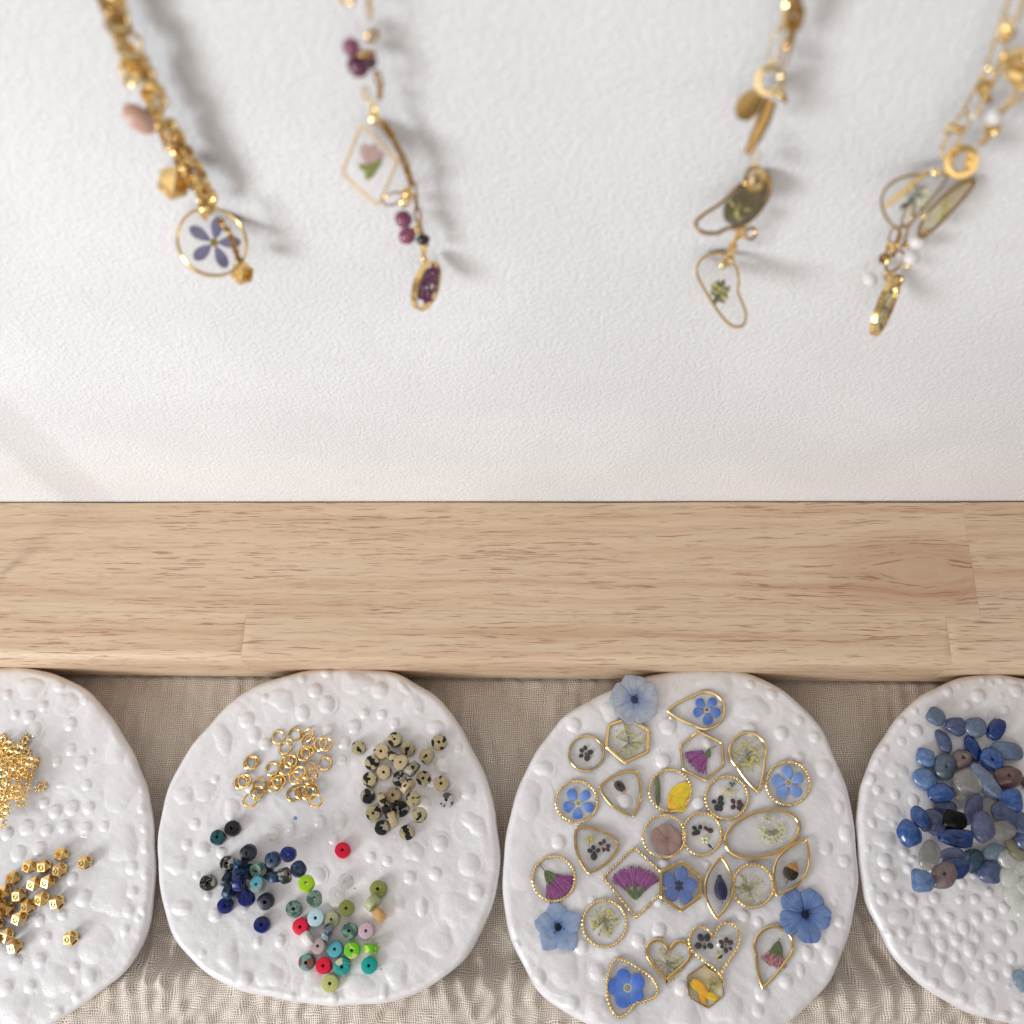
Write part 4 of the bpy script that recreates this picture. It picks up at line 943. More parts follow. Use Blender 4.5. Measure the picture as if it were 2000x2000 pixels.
def tear(tip, c, r, n=40):
    d = math.hypot(tip[0] - c[0], tip[1] - c[1]); a0 = math.atan2(tip[1] - c[1], tip[0] - c[0]); out = []
    for i in range(n + 1):
        t = -1 + 2 * i / n; a = a0 + PI + t * (PI - 0.90)
        out.append((c[0] + r * math.cos(a), c[1] + r * math.sin(a)))
    A, B = out[-1], out[0]
    g = lambda p, t, s_: (p[0] + (tip[0] - p[0]) * t + s_[0] * t * (1 - t) * 0.18 * r * 2, p[1] + (tip[1] - p[1]) * t + s_[1] * t * (1 - t) * 0.18 * r * 2)
    nA = ((A[0] - c[0]) / r, (A[1] - c[1]) / r); nB = ((B[0] - c[0]) / r, (B[1] - c[1]) / r)
    return out + [g(A, t, nA) for t in (.15, .3, .45, .6, .75, .9)] + [tip] + [g(B, t, nB) for t in (.9, .75, .6, .45, .3, .15)]
def heart(c, w_, h_, rot=0, n=60):
    out = []; cr_, sr = math.cos(math.radians(rot)), math.sin(math.radians(rot))
    for i in range(n):
        t = 2 * PI * i / n; x = 16 * math.sin(t) ** 3 / 32 * w_; y = -(13 * math.cos(t) - 5 * math.cos(2 * t) - 2 * math.cos(3 * t) - math.cos(4 * t)) / 29 * h_ - 0.09 * h_
        out.append((c[0] + x * cr_ - y * sr, c[1] + x * sr + y * cr_))
    return out
CHG = 'gold-framed resin charms with pressed flowers on the third dish'
class Ch: pass
def shell(parent, O, style, wd=0.85, ht=1.3, resin='clear_resin', gold='polished_gold', c=None):
    """frame and resin parts for a closed outline O (mm, local)"""
    O = ccw([tuple(p[:2]) for p in O])
    if style == 'twist':
        P, L = resample(O, 260); nt = max(20, round(L / 1.15))
        N_ = len(P); e = np.roll(P, -1, 0) - np.roll(P, 1, 0); e /= np.linalg.norm(e, axis=1)[:, None]; nr = np.stack([e[:, 1], -e[:, 0]], 1)
        mb = MB()
        mb.tube([(*(P[i] - nr[i] * 0.5), ht * 0.66) for i in range(N_)], 0.33, 8, True, rf=lambda s_, a: 1 + 0.42 * math.cos(2 * a - 2 * PI * nt * s_))
        Q = [P[i] - nr[i] * 0.5 for i in range(0, N_, 3)]
        mb.bezel(Q, 0.26, ht * 0.75, 0.0, 0.08)
        fr = part('frame', mb.build('frame', [gold]), parent)
        inner = [tuple(P[i] - nr[i] * 0.80) for i in range(0, N_, 4)]
    else:
        P, L = resample(O, 130)
        # keep the real corners: snap samples to sharp outline points
        for q in O:
            pass
        mb = MB(); mb.bezel([tuple(p) for p in P], wd, ht, 0.0, min(0.22, wd * 0.36))
        fr = part('frame', mb.build('frame', [gold]), parent)
        cc = np.array(P).mean(0); e = np.roll(P, -1, 0) - np.roll(P, 1, 0); e /= np.linalg.norm(e, axis=1)[:, None] + 1e-9; nr = np.stack([e[:, 1], -e[:, 0]], 1)
        inner = [tuple(P[i] - nr[i] * wd * 0.9) for i in range(0, len(P), 2)]
    mb = MB(); mb.slab(inner, 0.10, ht * 0.80, 0.28, 5, c)
    part('resin', mb.build('resin', [resin], True, 60), parent)
    return fr
def charm(px, outline, style, label, zoff=0.0, wd=0.62, ht=1.3, resin='clear_resin', gold='polished_gold', cen=None):
    f = SURF['d3']; zs = []
    for q in outline[::5]:
        p = at(q[0], q[1], ZP); zs.append(f(p.x, p.y))
    z = sum(sorted(zs)[-4:]) / 4 - 0.1 + zoff
    o = at(px[0], px[1], z + ht)
    t = thing('flower_charm', (o.x, o.y, z), label, 'charm', CHG)
    ch = Ch(); ch.o = t; ch.org = Vector((o.x, o.y, z)); ch.z = 0.38; ch.k = 1 / pxmm(o)
    ch.L = lambda a, b, zz=None: at(a, b, z + (ch.z if zz is None else zz)) - ch.org
    O = [(at(a, b, z + ht) - ch.org) for a, b in outline]
    shell(t, O, style, wd, ht, resin, gold, None if cen is None else tuple((at(cen[0], cen[1], z + ht) - ch.org)[:2]))
    return ch
def forget(ch, c, r, a0, mat, eye='yellow_eye', Wf=0.66, p=1.5, n=5, gap=0.16, ring=True):
    O = ch.L(*c); R = r * ch.k
    mb = MB(); mb.mi = 0; mb.ell((0, 0, 0.22), (R * 0.12, R * 0.12, 0.18), 12, 6)
    if ring:
        mb.mi = 1
        for i in range(10):
            a = 2 * PI * i / 10; mb.ell((R * 0.18 * math.cos(a), R * 0.18 * math.sin(a), 0.18), (R * 0.05, R * 0.04, 0.08), 6, 4, Matrix.Rotation(a, 3, 'Z'))
    mats = [eye] + (['white_scale'] if ring else [])
    fl = part('flower', mb.build('flower', mats), ch.o, O)
    for i in range(n):
        a = math.radians(a0 + 360 / n * i + random.uniform(-5, 5)); s_ = random.uniform(0.94, 1.06)
        me = petal_mesh(round(R * (1 - gap), 1), round(R * Wf, 1), mat, p)
        part('petal', me, fl, (R * gap * math.cos(a), R * gap * math.sin(a), random.uniform(-0.03, 0.05)), Matrix.Rotation(a, 3, 'Z') @ Matrix.Diagonal((s_, random.uniform(0.9, 1.08), 1)))
    return fl
def umbel(ch, c, r, n=46, fl_mat='floret_cream', a_from=0, a_to=360, tail=None, fs=0.26, seeds=7, inner=0.25):
    O = ch.L(*c); R = r * ch.k; st = MB(); fm = MB(); n = int(n * 1.35)
    for i in range(n):
        a = math.radians(random.uniform(a_from, a_to)); q = R * random.uniform(inner, 1.0) ** 0.75
        x, y = q * math.cos(a), q * math.sin(a); m_ = (x * 0.55 + random.uniform(-.15, .15), y * 0.55 + random.uniform(-.15, .15), 0.05)
        if i % 2 == 0: st.tube([(0, 0, 0), m_, (x, y, random.uniform(0, .3))], 0.045, 4, caps=False)
        for k in range(random.randint(4, 7)):
            b = random.uniform(0, 6.28); d = fs * random.uniform(0.5, 1.3)
            fm.mi = 1 if (i < seeds and k < 2) else 0
            fm.ell((x + d * math.cos(b), y + d * math.sin(b), random.uniform(0, .3)), (fs * 0.95, fs * 0.6, 0.08), 5, 3, Matrix.Rotation(b, 3, 'Z') @ Matrix.Rotation(random.uniform(-.6, .6), 3, 'X'))
    if tail:
        q = ch.L(*tail) - O; st.tube([(0, 0, 0), (q.x * .5, q.y * .5 + .1, 0), (q.x, q.y, 0)], 0.10, 5)
    s_ = part('umbel_stems', st.build('umbel_stems', ['stem_green']), ch.o, O)
    part('florets', fm.build('florets', [fl_mat, 'seed_olive']), s_, kind='stuff')
def thistle(ch, base, a_mid, spread, r0, r1, mats=('magenta_petal', 'lilac_petal'), n=150, stem=None, sep=None, sw=0.24):
    O = ch.L(*base); k = ch.k; mb = MB()
    for i in range(int(n * 1.5)):
        a = math.radians(a_mid + random.uniform(-spread, spread)); q0 = r0 * k * random.uniform(0.9, 1.2); q1 = r1 * k * random.uniform(0.72, 1.02)
        da = random.uniform(-.10, .10); mb.mi = random.randint(0, 1)
        P = [(q0 * math.cos(a), q0 * math.sin(a), 0), ((q0 + q1) / 2 * math.cos(a), (q0 + q1) / 2 * math.sin(a), random.uniform(.05, .3)), (q1 * math.cos(a + da), q1 * math.sin(a + da), random.uniform(0, .3))]
        mb.tube(P, [0.06, 0.15, 0.10], 4)
    fl = part('flower', mb.build('flower', list(mats)), ch.o, O)
    gm = MB()
    for a in (sep or (a_mid - spread * .6, a_mid, a_mid + spread * .6)):
        a = math.radians(a); L = r0 * k * 1.25
        out = petal_out(L, L * sw, 1.0); ca, sa = math.cos(a), math.sin(a)
        m2 = MB(); m2.slab(out, 0.08, 0.30, 0.08, 2, (L * .5, 0), 0.03)
        off = len(gm.v); gm.v += [(x * ca - y * sa, x * sa + y * ca, z) for x, y, z in m2.v]; gm.f += [tuple(q + off for q in f) for f in m2.f]; gm.m += m2.m
    if stem:
        q = ch.L(*stem) - O; gm.tube([(0, 0, 0.1), (q.x * .5 + .1, q.y * .5, 0.1), (q.x, q.y, 0.1)], 0.13, 6)
    part('sepals', gm.build('sepals', ['leaf_green']), fl)
def lobes(ch, c, L, mat, eye=None, r=4.2, er=2.6):
    """small dark flower: L = lobe offsets in picture px"""
    O = ch.L(*c); k = ch.k; mb = MB(); mb.ell((0, 0, 0.25), (er * k, er * k, 0.15), 8, 5, jit=.08)
    fl = part('flower', mb.build('flower', [eye or mat]), ch.o, O)
    for (dx, dy, *rr) in L:
        a = math.atan2(-dy, dx); ra = (rr[0] if rr else r) * k * 1.22
        mb = MB(); mb.ell((0, 0, 0), (ra, ra * 0.82, 0.28), 12, 6, jit=0.04)
        part('petal', mb.build('petal', [mat]), fl, (dx * k, -dy * k, 0.1), Matrix.Rotation(a, 3, 'Z'))
def bud(ch, c, a, L, W, mats, tip=0.35, stem=8):
    """closed bud along picture angle a (deg, up positive)"""
    O = ch.L(*c); k = ch.k; L *= k; W *= k; mb = MB()
    rows = []
    for i in range(1, 12):
        t = i / 12; rr = W / 2 * math.sin(PI * t ** 0.8) ** 0.8
        rows.append([(L * (t - .5), rr * math.cos(b) * (1 + .12 * math.cos(5 * b)), 0.3 + rr * 0.5 * math.sin(b)) for b in [2 * PI * j / 14 for j in range(14)]])
    for i in range(10):
        mb.mi = 0 if i / 11 < 1 - tip else 1
        mb.grid([rows[i], rows[i + 1]], False, True)
    mb.mi = 0; mb.tube([(-L * .5 - stem * k, 0, .3), (-L * .42, 0, .3)], 0.12, 6)
    mb.mi = 1; mb.ell((L * .44, 0, .3), (L * .05, W * .22, .15), 8, 5)
    part('flower', mb.build('flower', list(mats)), ch.o, O, Matrix.Rotation(math.radians(a), 3, 'Z'))
def leafy(parent, ch, a, b, w_, mat, name='leaf', z=0.0):
    A, B = ch.L(*a), ch.L(*b); d = B - A; L = math.hypot(d.x, d.y)
    me = petal_mesh(round(L, 1), round(w_ * ch.k, 1), mat, 1.1)
    return part(name, me, parent, (A.x, A.y, A.z + z), Matrix.Rotation(math.atan2(d.y, d.x), 3, 'Z'))
def loose_flower(c, r, a0, mat, label, eye, Wf=0.98, p=1.9, zoff=0.0, ruf=0.03, er=0.1, tilt=(0, 0), e=0.6, notch=0.05):
    p0 = at(c[0], c[1], ZP); z = SURF['d3'](p0.x, p0.y) + 0.25 + zoff; o = at(c[0], c[1], z)
    ch = Ch(); t = thing('dried_flower', (o.x, o.y, z), label, 'flower', 'loose dried blue flowers', Euler((tilt[0], tilt[1], 0)).to_matrix()); k = 1 / pxmm(o); R = r * k
    for i in range(5):
        a = math.radians(a0 + 72 * i + random.uniform(-4, 4))
        me = petal_mesh(round(R, 1), round(R * Wf, 1), mat, p, notch, 0.10, ruf, e)
        part('petal', me, t, (0, 0, i * 0.07), Matrix.Rotation(a, 3, 'Z') @ Matrix.Diagonal((random.uniform(.95, 1.05), random.uniform(.95, 1.08), 1)))
    mb = MB()
    for i in range(46):
        a = random.uniform(0, 6.28); q = R * er * random.uniform(0.1, 1.5); mb.ell((q * math.cos(a), q * math.sin(a), 0.55 + random.uniform(0, .25)), (0.16, 0.12, 0.14), 6, 4)
    mb.ell((0, 0, 0.45), (R * er * .9, R * er * .9, 0.2), 12, 5, jit=.1)
    part('flower_centre', mb.build('flower_centre', [eye]), t)
hexp = lambda *P: poly(P, 0.10)
# --- the charms, from back to front
c = charm((1228, 1447), hexp((1228,1399),(1186,1414),(1181,1459),(1220,1493),(1268,1471),(1270,1424)), 'f', 'thick gold hexagon charm with yellow-green umbel, half under a pale blue flower', 0, 1.05)
umbel(c, (1228, 1450), 33, 60, tail=(1218, 1412))
c = charm((1145, 1471), circ(1145, 1471, 36), 'f', 'small plain round charm holding one tiny black flower, upper left of the dish', 0, 0.62)
lobes(c, (1144, 1472), [(-8,-6),(-1,-11),(-9,4),(9,-3,5)], 'dark_petal', r=4.0); lobes(c, (1148, 1478), [(-1,2,6)], 'plum_petal', er=2)
c = charm((1126, 1565), circ(1126.5, 1565.5, 43.5), 'twist', 'round twisted-rim charm with spread blue forget-me-not at the far left')
forget(c, (1129.5, 1569.5), 31, 50, 'petal_blue', Wf=0.60, gap=0.24)
c = charm((1215, 1545), bulge([(1168,1538),(1245,1504),(1239,1596)], 0.13), 'f', 'rounded triangle charm pointing left with one brown bud', 0, 0.8)
bud(c, (1211, 1537), -42, 30, 17, ('brown_bud', 'tan_petal'), 0.22, 2)
c = charm((1309, 1544), circ(1309.5, 1544, 44), 'twist', 'round charm with large yellow flower and green stem', 0)
fl = leafy(c.o, c, (1285, 1575), (1284, 1512), 9, 'leaf_green', 'flower', 0.05)
leafy(c.o, c, (1290, 1568), (1278, 1530), 4, 'stem_green', 'stem')
leafy(c.o, c, (1306, 1566), (1350, 1532), 30, 'petal_yellow', 'petal', .05); leafy(c.o, c, (1314, 1548), (1334, 1586), 38, 'petal_yellow', 'petal', .1); leafy(c.o, c, (1314, 1556), (1310, 1582), 14, 'petal_orange', 'petal', .12)
c = charm((1375, 1387), tear((1301, 1388), (1379, 1387), 38.5), 'f', 'plain teardrop charm pointing left with a blue forget-me-not, topmost', 0, 0.75, cen=(1372, 1387))
forget(c, (1380.5, 1386.5), 28, 56, 'petal_deepblue', 'brown_eye', 0.64, gap=0.2)
c = charm((1373, 1476), hexp((1366,1426),(1412,1449),(1416,1495),(1380,1527),(1332,1503),(1327,1454)), 'f', 'plain hexagon charm with purple flower under a green bud stem', 0, 0.72)
thistle(c, (1386, 1463), 222, 33, 14, 50, ('magenta_petal', 'lilac_petal'), 170, stem=(1399, 1456), sep=(225, 250, 268))
c = charm((1461, 1478), tear((1482, 1550), (1461, 1467), 38.5), 'f', 'plain teardrop charm pointing down with green-yellow umbel, upper right', 0, 0.75, cen=(1463, 1475))
umbel(c, (1460, 1474), 30, 64, 'floret_cream', tail=(1471, 1508), fs=.3)
c = charm((1540, 1530), circ(1540, 1530, 45.5), 'twist', 'round twisted-rim charm with pale blue forget-me-not at the right')
forget(c, (1540, 1529), 33, 95, 'petal_skyblue', Wf=0.66, gap=0.18)
c = charm((1420, 1558), circ(1420, 1558, 44.5, 45), 'twist', 'round beaded-rim charm with dark, brown and white tiny flowers')
lobes(c, (1403, 1568), [(-8,-2),(5,-8,5.5),(6,1,4.5),(-3,9,5.5),(3,10,5)], 'dark_green_petal'); lobes(c, (1438, 1572), [(-6,-7),(6,-5),(-6,4),(5,6),(9,0)], 'plum_petal', 'rose_pale_petal', r=4.4)
umbel(c, (1424, 1540), 14, 18, 'floret_white', 150, 330, fs=.3, seeds=2); lobes(c, (1430, 1532), [(-3,-2,2.6),(3,-1,2.6),(0,3,2.4)], 'leaf_green', er=1)
c = charm((1371, 1629), circ(1371.4, 1629, 41, 45), 'twist', 'round beaded-rim charm with black flower, plum bud and white bud', 0)
lobes(c, (1365, 1625), [(-8,-7),(-3,1,5),(-9,3),(3,-9,4)], 'dark_petal'); lobes(c, (1382, 1621), [(-3,-3,4),(5,1,5)], 'plum_petal')
lobes(c, (1377, 1641), [(-4,-3,3.6),(3,-3,3.6),(-3,3,3),(3,2,3)], 'floret_white', 'leaf_green', er=2); bud(c, (1386, 1652), 135, 10, 5, ('brown_bud', 'brown_bud'), .2, 9)
c = charm((1298, 1633), circ(1297.7, 1633.4, 44.5), 'twist', 'round twisted-rim charm with one large mauve-brown flower', 0.7)
forget(c, (1302, 1640), 31, 20, 'petal_mauve', 'brown_eye', 1.0, 1.8, gap=0.05, ring=False)
c = charm((1489, 1629), circ(1489.4, 1629, 77.5, 46.5, 16, 64), 'f', 'largest charm, a plain tilted oval with pale cream umbel', 0.2, 0.9)
umbel(c, (1508, 1624), 27, 56, 'floret_white', 150, 420, fs=.26); umbel(c, (1500, 1600), 10, 12, 'floret_white', fs=.24)
c = charm((1472, 1731), circ(1471, 1730.5, 43, 46), 'twist', 'round charm with sparse pale umbel right of the upright marquise', 0)
umbel(c, (1464, 1739), 32, 52, 'floret_cream', tail=(1441, 1722), fs=.22, seeds=10)
c = charm((1547, 1694), marquise((1577, 1637), (1516, 1751), 68), 'f', 'plain leaf-shaped charm tilted right with an orange and black bud', 0.9, 0.75)
bud(c, (1546, 1702), 62, 40, 28, ('brown_bud', 'tan_petal'), 0.52, 8)
c = charm((1162, 1657), bulge([(1124,1615),(1212,1646),(1149,1708)], 0.13), 'f', 'rounded triangle charm pointing down with dark and plum tiny flowers', 0, 0.8)
lobes(c, (1160, 1664), [(-8,-2),(-1,-8),(8,-3),(0,8,6.5)], 'dark_green_petal'); lobes(c, (1180, 1653), [(-7,-5),(0,-9),(8,-1),(7,6),(-1,6)], 'plum_petal', 'rose_pale_petal', r=3.8)
umbel(c, (1151, 1646), 13, 16, 'floret_cream', 20, 160, tail=(1151, 1655), fs=.26, seeds=2)
c = charm((1081, 1716), circ(1081.4, 1716.3, 44.5, 47), 'twist', 'round twisted-rim charm with purple flower at the left edge')
thistle(c, (1064, 1701), -48, 36, 24, 62, ('lilac_petal', 'magenta_petal'), 190, stem=(1051, 1687), sep=(-25, -50, -72))
c = charm((1244, 1722), poly(((1174,1713),(1239,1650),(1318,1724),(1242,1798)), 0.06), 'twist', 'square charm set like a diamond, twisted rim, purple fan flower', 0.1)
thistle(c, (1241, 1757), 90, 50, 26, 62, ('lilac_petal', 'magenta_petal'), 230, sep=(52, 90, 128))
c = charm((1330, 1731), hexp((1332,1680),(1372,1710),(1372,1753),(1330,1783),(1288,1753),(1288,1700)), 'f', 'thick gold hexagon charm with slate blue flower in the dish centre', 0.9, 1.05)
forget(c, (1326, 1730), 37, 80, 'petal_slateblue', 'navy_eye', 0.68, 1.35, gap=0.1, ring=False); lobes(c, (1326, 1730), [(-5,-4,3),(5,-4,3),(-5,5,3),(5,4,3),(0,-7,3),(0,7,3)], 'navy_eye', r=3)
c = charm((1407, 1734), marquise((1409, 1670), (1401, 1797), 60), 'f', 'plain upright leaf-shaped charm with one dark blue bud', 1.0, 0.75)
bud(c, (1408, 1735), 94, 52, 24, ('navy_bud', 'navy_bud'), 0.3, 2)
c = charm((1181, 1804), circ(1180.8, 1804, 46, 49), 'twist', 'round twisted-rim charm with yellow-green umbel, lower left', 0)
umbel(c, (1180, 1800), 28, 60, 'floret_cream', tail=(1191, 1830), fs=.26, seeds=12)
c = charm((1304, 1873), heart((1305, 1880), 92, 92, 4), 'f', 'smooth thick gold heart charm with sparse green umbel', 0, 0.95, cen=(1304, 1880))
umbel(c, (1304, 1884), 30, 50, 'floret_cream', tail=(1308, 1905), fs=.24, seeds=14)
c = charm((1378, 1929), hexp((1342,1905),(1376,1884),(1412,1907),(1415,1945),(1384,1971),(1346,1949)), 'f', 'thin hexagon charm with orange flower in honey-tinted resin', 0, 0.28, 1.2, 'honey_resin', 'antique_gold')
leafy(c.o, c, (1385, 1948), (1352, 1912), 17, 'petal_orange', 'flower'); leafy(c.o, c, (1368, 1935), (1376, 1966), 12, 'petal_orange', 'petal'); leafy(c.o, c, (1372, 1940), (1405, 1952), 13, 'petal_yellow', 'petal'); leafy(c.o, c, (1370, 1938), (1347, 1917), 10, 'petal_yellow', 'petal', .1)
umbel(c, (1391, 1920), 12, 12, 'floret_cream', 0, 360, fs=.24, tail=(1384, 1944))
c = charm((1397, 1853), heart((1400, 1859), 107, 113, -9), 'twist', 'heart charm with beaded rim holding black and plum tiny flowers', 0.6, cen=(1398, 1858))
lobes(c, (1376, 1844), [(-7,-12,6.2),(6,-12,6.2),(-12,3,6),(11,3,5.4),(0,5,4)], 'dark_green_petal', 'seed_olive', r=5.5); lobes(c, (1417, 1846), [(-8,-5),(2,-9),(10,-5),(9,6,3.4),(0,9),(-7,3,3.4)], 'plum_petal', 'seed_olive', r=4.6)
umbel(c, (1409, 1866), 9, 12, 'floret_cream', 100, 260, fs=.26, seeds=2); lobes(c, (1405, 1870), [(0,0,3.6),(4,-3,2.4)], 'dark_petal')
c = charm((1509, 1856), tear((1489, 1934), (1512, 1848), 40.5), 'f', 'plain teardrop charm pointing down with a pink bell flower, lower right', 0, 0.78, cen=(1508, 1856))
thistle(c, (1521, 1838), 252, 30, 26, 50, ('pink_petal', 'rose_pale_petal'), 110, stem=(1522, 1832), sep=(232, 252, 276))
c = charm((1232, 1930), cat([(1201,1871),(1224,1874),(1250,1890),(1276,1908),(1287,1932),(1281,1951),(1262,1959),(1243,1964),(1232,1978),(1216,1990),(1200,1986),(1186,1960),(1182,1925),(1188,1893)], 5), 'twist', 'heart charm lying on its side with large bright blue forget-me-not', 0, cen=(1230, 1928))
forget(c, (1225.5, 1929.5), 38, 106, 'petal_deepblue', Wf=0.74, p=1.3, gap=0.12)
loose_flower((1239, 1367), 50, 94, 'petal_paleblue', 'pale grey-blue dried flower lying over the hexagon charm at the top', 'grey_eye', 0.90, 2.0, 1.6, er=0.17, tilt=(0.04, 0), ruf=0.05)
loose_flower((1090, 1811), 50, 92, 'petal_softblue', 'soft blue star-shaped dried flower at the lower left of dish', 'navy_eye', 0.80, 1.05, 0.2, er=0.17, e=0.85, notch=0.0, ruf=0.04)
loose_flower((1572, 1786), 54, 62, 'petal_cornblue', 'cornflower blue dried flower at the lower right of the dish', 'navy_eye', 0.78, 1.75, 0.4, er=0.17, ruf=0.02)
# ------------------------------------------------------------------ hanging necklaces
UP = Vector((0, 0, 1))
def facing(P, yaw=0, pitch=0, roll=0):
    """orientation that looks from P towards where a viewer stands in front of the wall, then turned"""
    z = (Vector((0, 0, CAMZ)) - P).normalized(); x = Vector((0, 0, 1)).cross(z).normalized(); y = z.cross(x)
    return Matrix((x, y, z)).transposed() @ Matrix.Rotation(math.radians(roll), 3, 'Z') @ Matrix.Rotation(math.radians(yaw), 3, 'Y') @ Matrix.Rotation(math.radians(pitch), 3, 'X')
LM = {}
def link_mesh(L, W, r, mat='polished_gold', flat=0.0):
    k = (L, W, r, mat)
    if k not in LM:
        mb = MB(); n = 20; s_ = (L - W) / 2; P = []
        for i in range(n):
            a = 2 * PI * i / n; P.append(((W / 2 - r) * math.cos(a) + (s_ if math.cos(a) > 0.001 else -s_ if math.cos(a) < -0.001 else 0), (W / 2 - r) * math.sin(a), 0))
        mb.tube(P, r, 7, True); LM[k] = mb.build('link', [mat])
    return LM[k]
class Nk:
    def __init__(s, px, py, Y, label):
        s.P0 = atv(px, py, Y); s.o = thing('necklace', s.P0, label, 'necklace', 'gold necklaces hanging in front of the wall')
    def loc(s, px, py, Y): return atv(px, py, Y) - s.P0
    def chain(s, path, L, W, r, mat='polished_gold', pitch=None, roll0=30, alt=90, jit=8, wob=None):
        Q = cat([atv(*p) for p in path], 12, False); d = [0]
        for a, b in zip(Q, Q[1:]): d.append(d[-1] + (b - a).length)
        pitch = pitch or (L - 2.2 * r); n = int(d[-1] / pitch)
        for i in range(n):
            t = (i + .5) * pitch; j = max(k for k in range(len(d)) if d[k] <= t); j = min(j, len(Q) - 2)
            f = (t - d[j]) / (d[j + 1] - d[j] + 1e-9); p = Q[j].lerp(Q[j + 1], f); T = (Q[j + 1] - Q[j]).normalized()
            fz = (Vector((0, 0, CAMZ)) - p).normalized(); fz = (fz - T * fz.dot(T)).normalized(); y = fz.cross(T)
            R = Matrix((T, y, fz)).transposed() @ Matrix.Rotation(math.radians(roll0 + alt * (i % 2) + random.uniform(-jit, jit)), 3, 'X')
            if wob: p = p + y * wob[0] * math.sin(t / wob[1] + wob[2]) + fz * wob[0] * math.cos(t / wob[1] + wob[2])
            part('link', link_mesh(L, W, r, mat), s.o, p - s.P0, R)
    def ring(s, px, py, Y, D, r, yaw=0, pitch=0, roll=0, name='jump_ring', mat='polished_gold'):
        P = atv(px, py, Y); part(name, link_mesh(D, D, r, mat), s.o, P - s.P0, facing(P, yaw, pitch, roll))
    def stone(s, px, py, Y, r, mat, name='stone_bead', R=None, label=None):
        mb = MB(); mb.ell((0, 0, 0), r if hasattr(r, '__len__') else (r, r, r), 14, 9, jit=0.03)
        P = atv(px, py, Y); part(name, mb.build(name, [mat], True, 60), s.o, P - s.P0, R or facing(P, 0, 0, random.uniform(0, 90)), label)
    def facet(s, px, py, Y, k=1.0):
        P = atv(px, py, Y); part('faceted_bead', ME_FACET, s.o, P - s.P0, facing(P, 25, 30, 15) @ Matrix.Diagonal((k, k, k)))
    def pendant(s, px, py, Y, O, style, yaw, pitch, roll, build, wd=0.5, ht=1.6, resin='clear_resin', gold='polished_gold', label=None):
        """O: outline in mm, centred"""
        P = atv(px, py, Y); e = part('pendant', None, s.o, P - s.P0, facing(P, yaw, pitch, roll), label)
        fr = shell(e, O, style, wd, ht, resin, gold)
        ch = Ch(); ch.o = e; ch.k = 1.0; ch.z = ht * 0.45; ch.L = lambda a, b: Vector((a, -b, ht * 0.35))
        if build: build(ch)
def flat_forget(mat, c=(0, 0), r=3, a0=90, W=.6, eye='yellow_eye'):
    def f(ch):
        mb = MB(); mb.mi = 0
        for i in range(5):
            a = math.radians(a0 + 72 * i); out = petal_out(r * .85, r * W, 1.4); m2 = MB(); m2.slab(out, 0, .15, .08, 2, (r * .4, 0), .03)
            off = len(mb.v); ca, sa = math.cos(a), math.sin(a)
            mb.v += [((x + r * .15) * ca - y * sa + c[0], (x + r * .15) * sa + y * ca + c[1], z + .5) for x, y, z in m2.v]; mb.f += [tuple(q + off for q in g) for g in m2.f]; mb.m += m2.m
        mb.mi = 1; mb.ell((c[0], c[1], .7), (r * .16, r * .16, .2), 10, 5)
        part('flower', mb.build('flower', [mat, eye]), ch.o)
    return f
m_plain('purple_stone', srgb(158, 84, 116), srgb(128, 62, 92), 0.18, 0.5, 0.0, 0.5, 0.5, sss=0.2)
m_plain('dark_purple_stone', srgb(120, 62, 90), srgb(88, 42, 66), 0.18, 0.5, 0.0, 0.5, 0.5)
m_plain('rose_quartz', srgb(222, 182, 160), srgb(212, 170, 150), 0.3, 0.5, 0.15, 0.4, 0.3, sss=0.3)
m_plain('pearl', srgb(236, 232, 230), srgb(228, 222, 218), 0.25, 0.5, 0, 0.5, 0.5, sss=0.2)
m_plain('smoky_bead', srgb(40, 30, 26), srgb(26, 20, 18), 0.15, 1, 0, 0.5, 0.5)
m_plain('bright_leaf', srgb(140, 146, 40), srgb(106, 118, 30), 0.6, 1.0)
m_plain('faded_pink_petal', srgb(224, 190, 180), srgb(210, 170, 160), 0.6, 1.0, 0.35)
YN = YW - 4.9
# 1: twisted bundle of fine chains
k1 = Nk(216, -60, YN, 'bundle of fine gold chains ending in a round violet-flower pendant, leftmost necklace')
path = [(187, -70, YN), (216, 5, YN), (262, 110, YN), (305, 200, YN), (345, 285, YN), (385, 350, YN), (410, 400, YN)]
k1.chain(path, 3.6, 2.7, 0.45, 'polished_gold', 2.1, 40, 90, 20, wob=(1.15, 2.6, 0))
k1.chain(path, 3.0, 2.3, 0.4, 'antique_gold', 1.9, 70, 90, 25, wob=(1.3, 3.1, 1.2))
k1.chain(path, 2.4, 1.8, 0.34, 'antique_gold', 1.45, 10, 90, 25, wob=(1.25, 1.9, 2.1))
k1.chain(path[:-1], 2.4, 1.8, 0.34, 'polished_gold', 1.5, 10, 90, 25, wob=(1.6, 2.9, 5.1))
k1.chain(path[:-1] + [(404, 392, YN)], 2.2, 1.7, 0.32, 'polished_gold', 1.4, 60, 90, 25, wob=(1.3, 2.2, 4.2))
for a, b, q in ((232, 38, 1.15), (257, 88, 1.25), (283, 145, 1.0), (312, 198, .9), (332, 245, .8)): k1.ring(a, b, YN - 1.2, 2.9 * q + .5, 0.42, 15, 10, 0, 'jump_ring', 'pale_gold')
k1.ring(246, 135, YN - 2, 3.0, .5, 50, 0, 20, 'jump_ring', 'pale_gold'); k1.ring(253, 158, YN - 2, 2.8, .5, -50, 20, 20, 'jump_ring', 'pale_gold')
k1.stone(272, 232, YN - 3, (2.0, 3.2, 1.4), 'rose_quartz', 'stone_bead', facing(atv(272, 232, YN), 0, 0, 24), 'peach pink oval stone')
k1.facet(339, 357, YN - 1.5, 1.3)
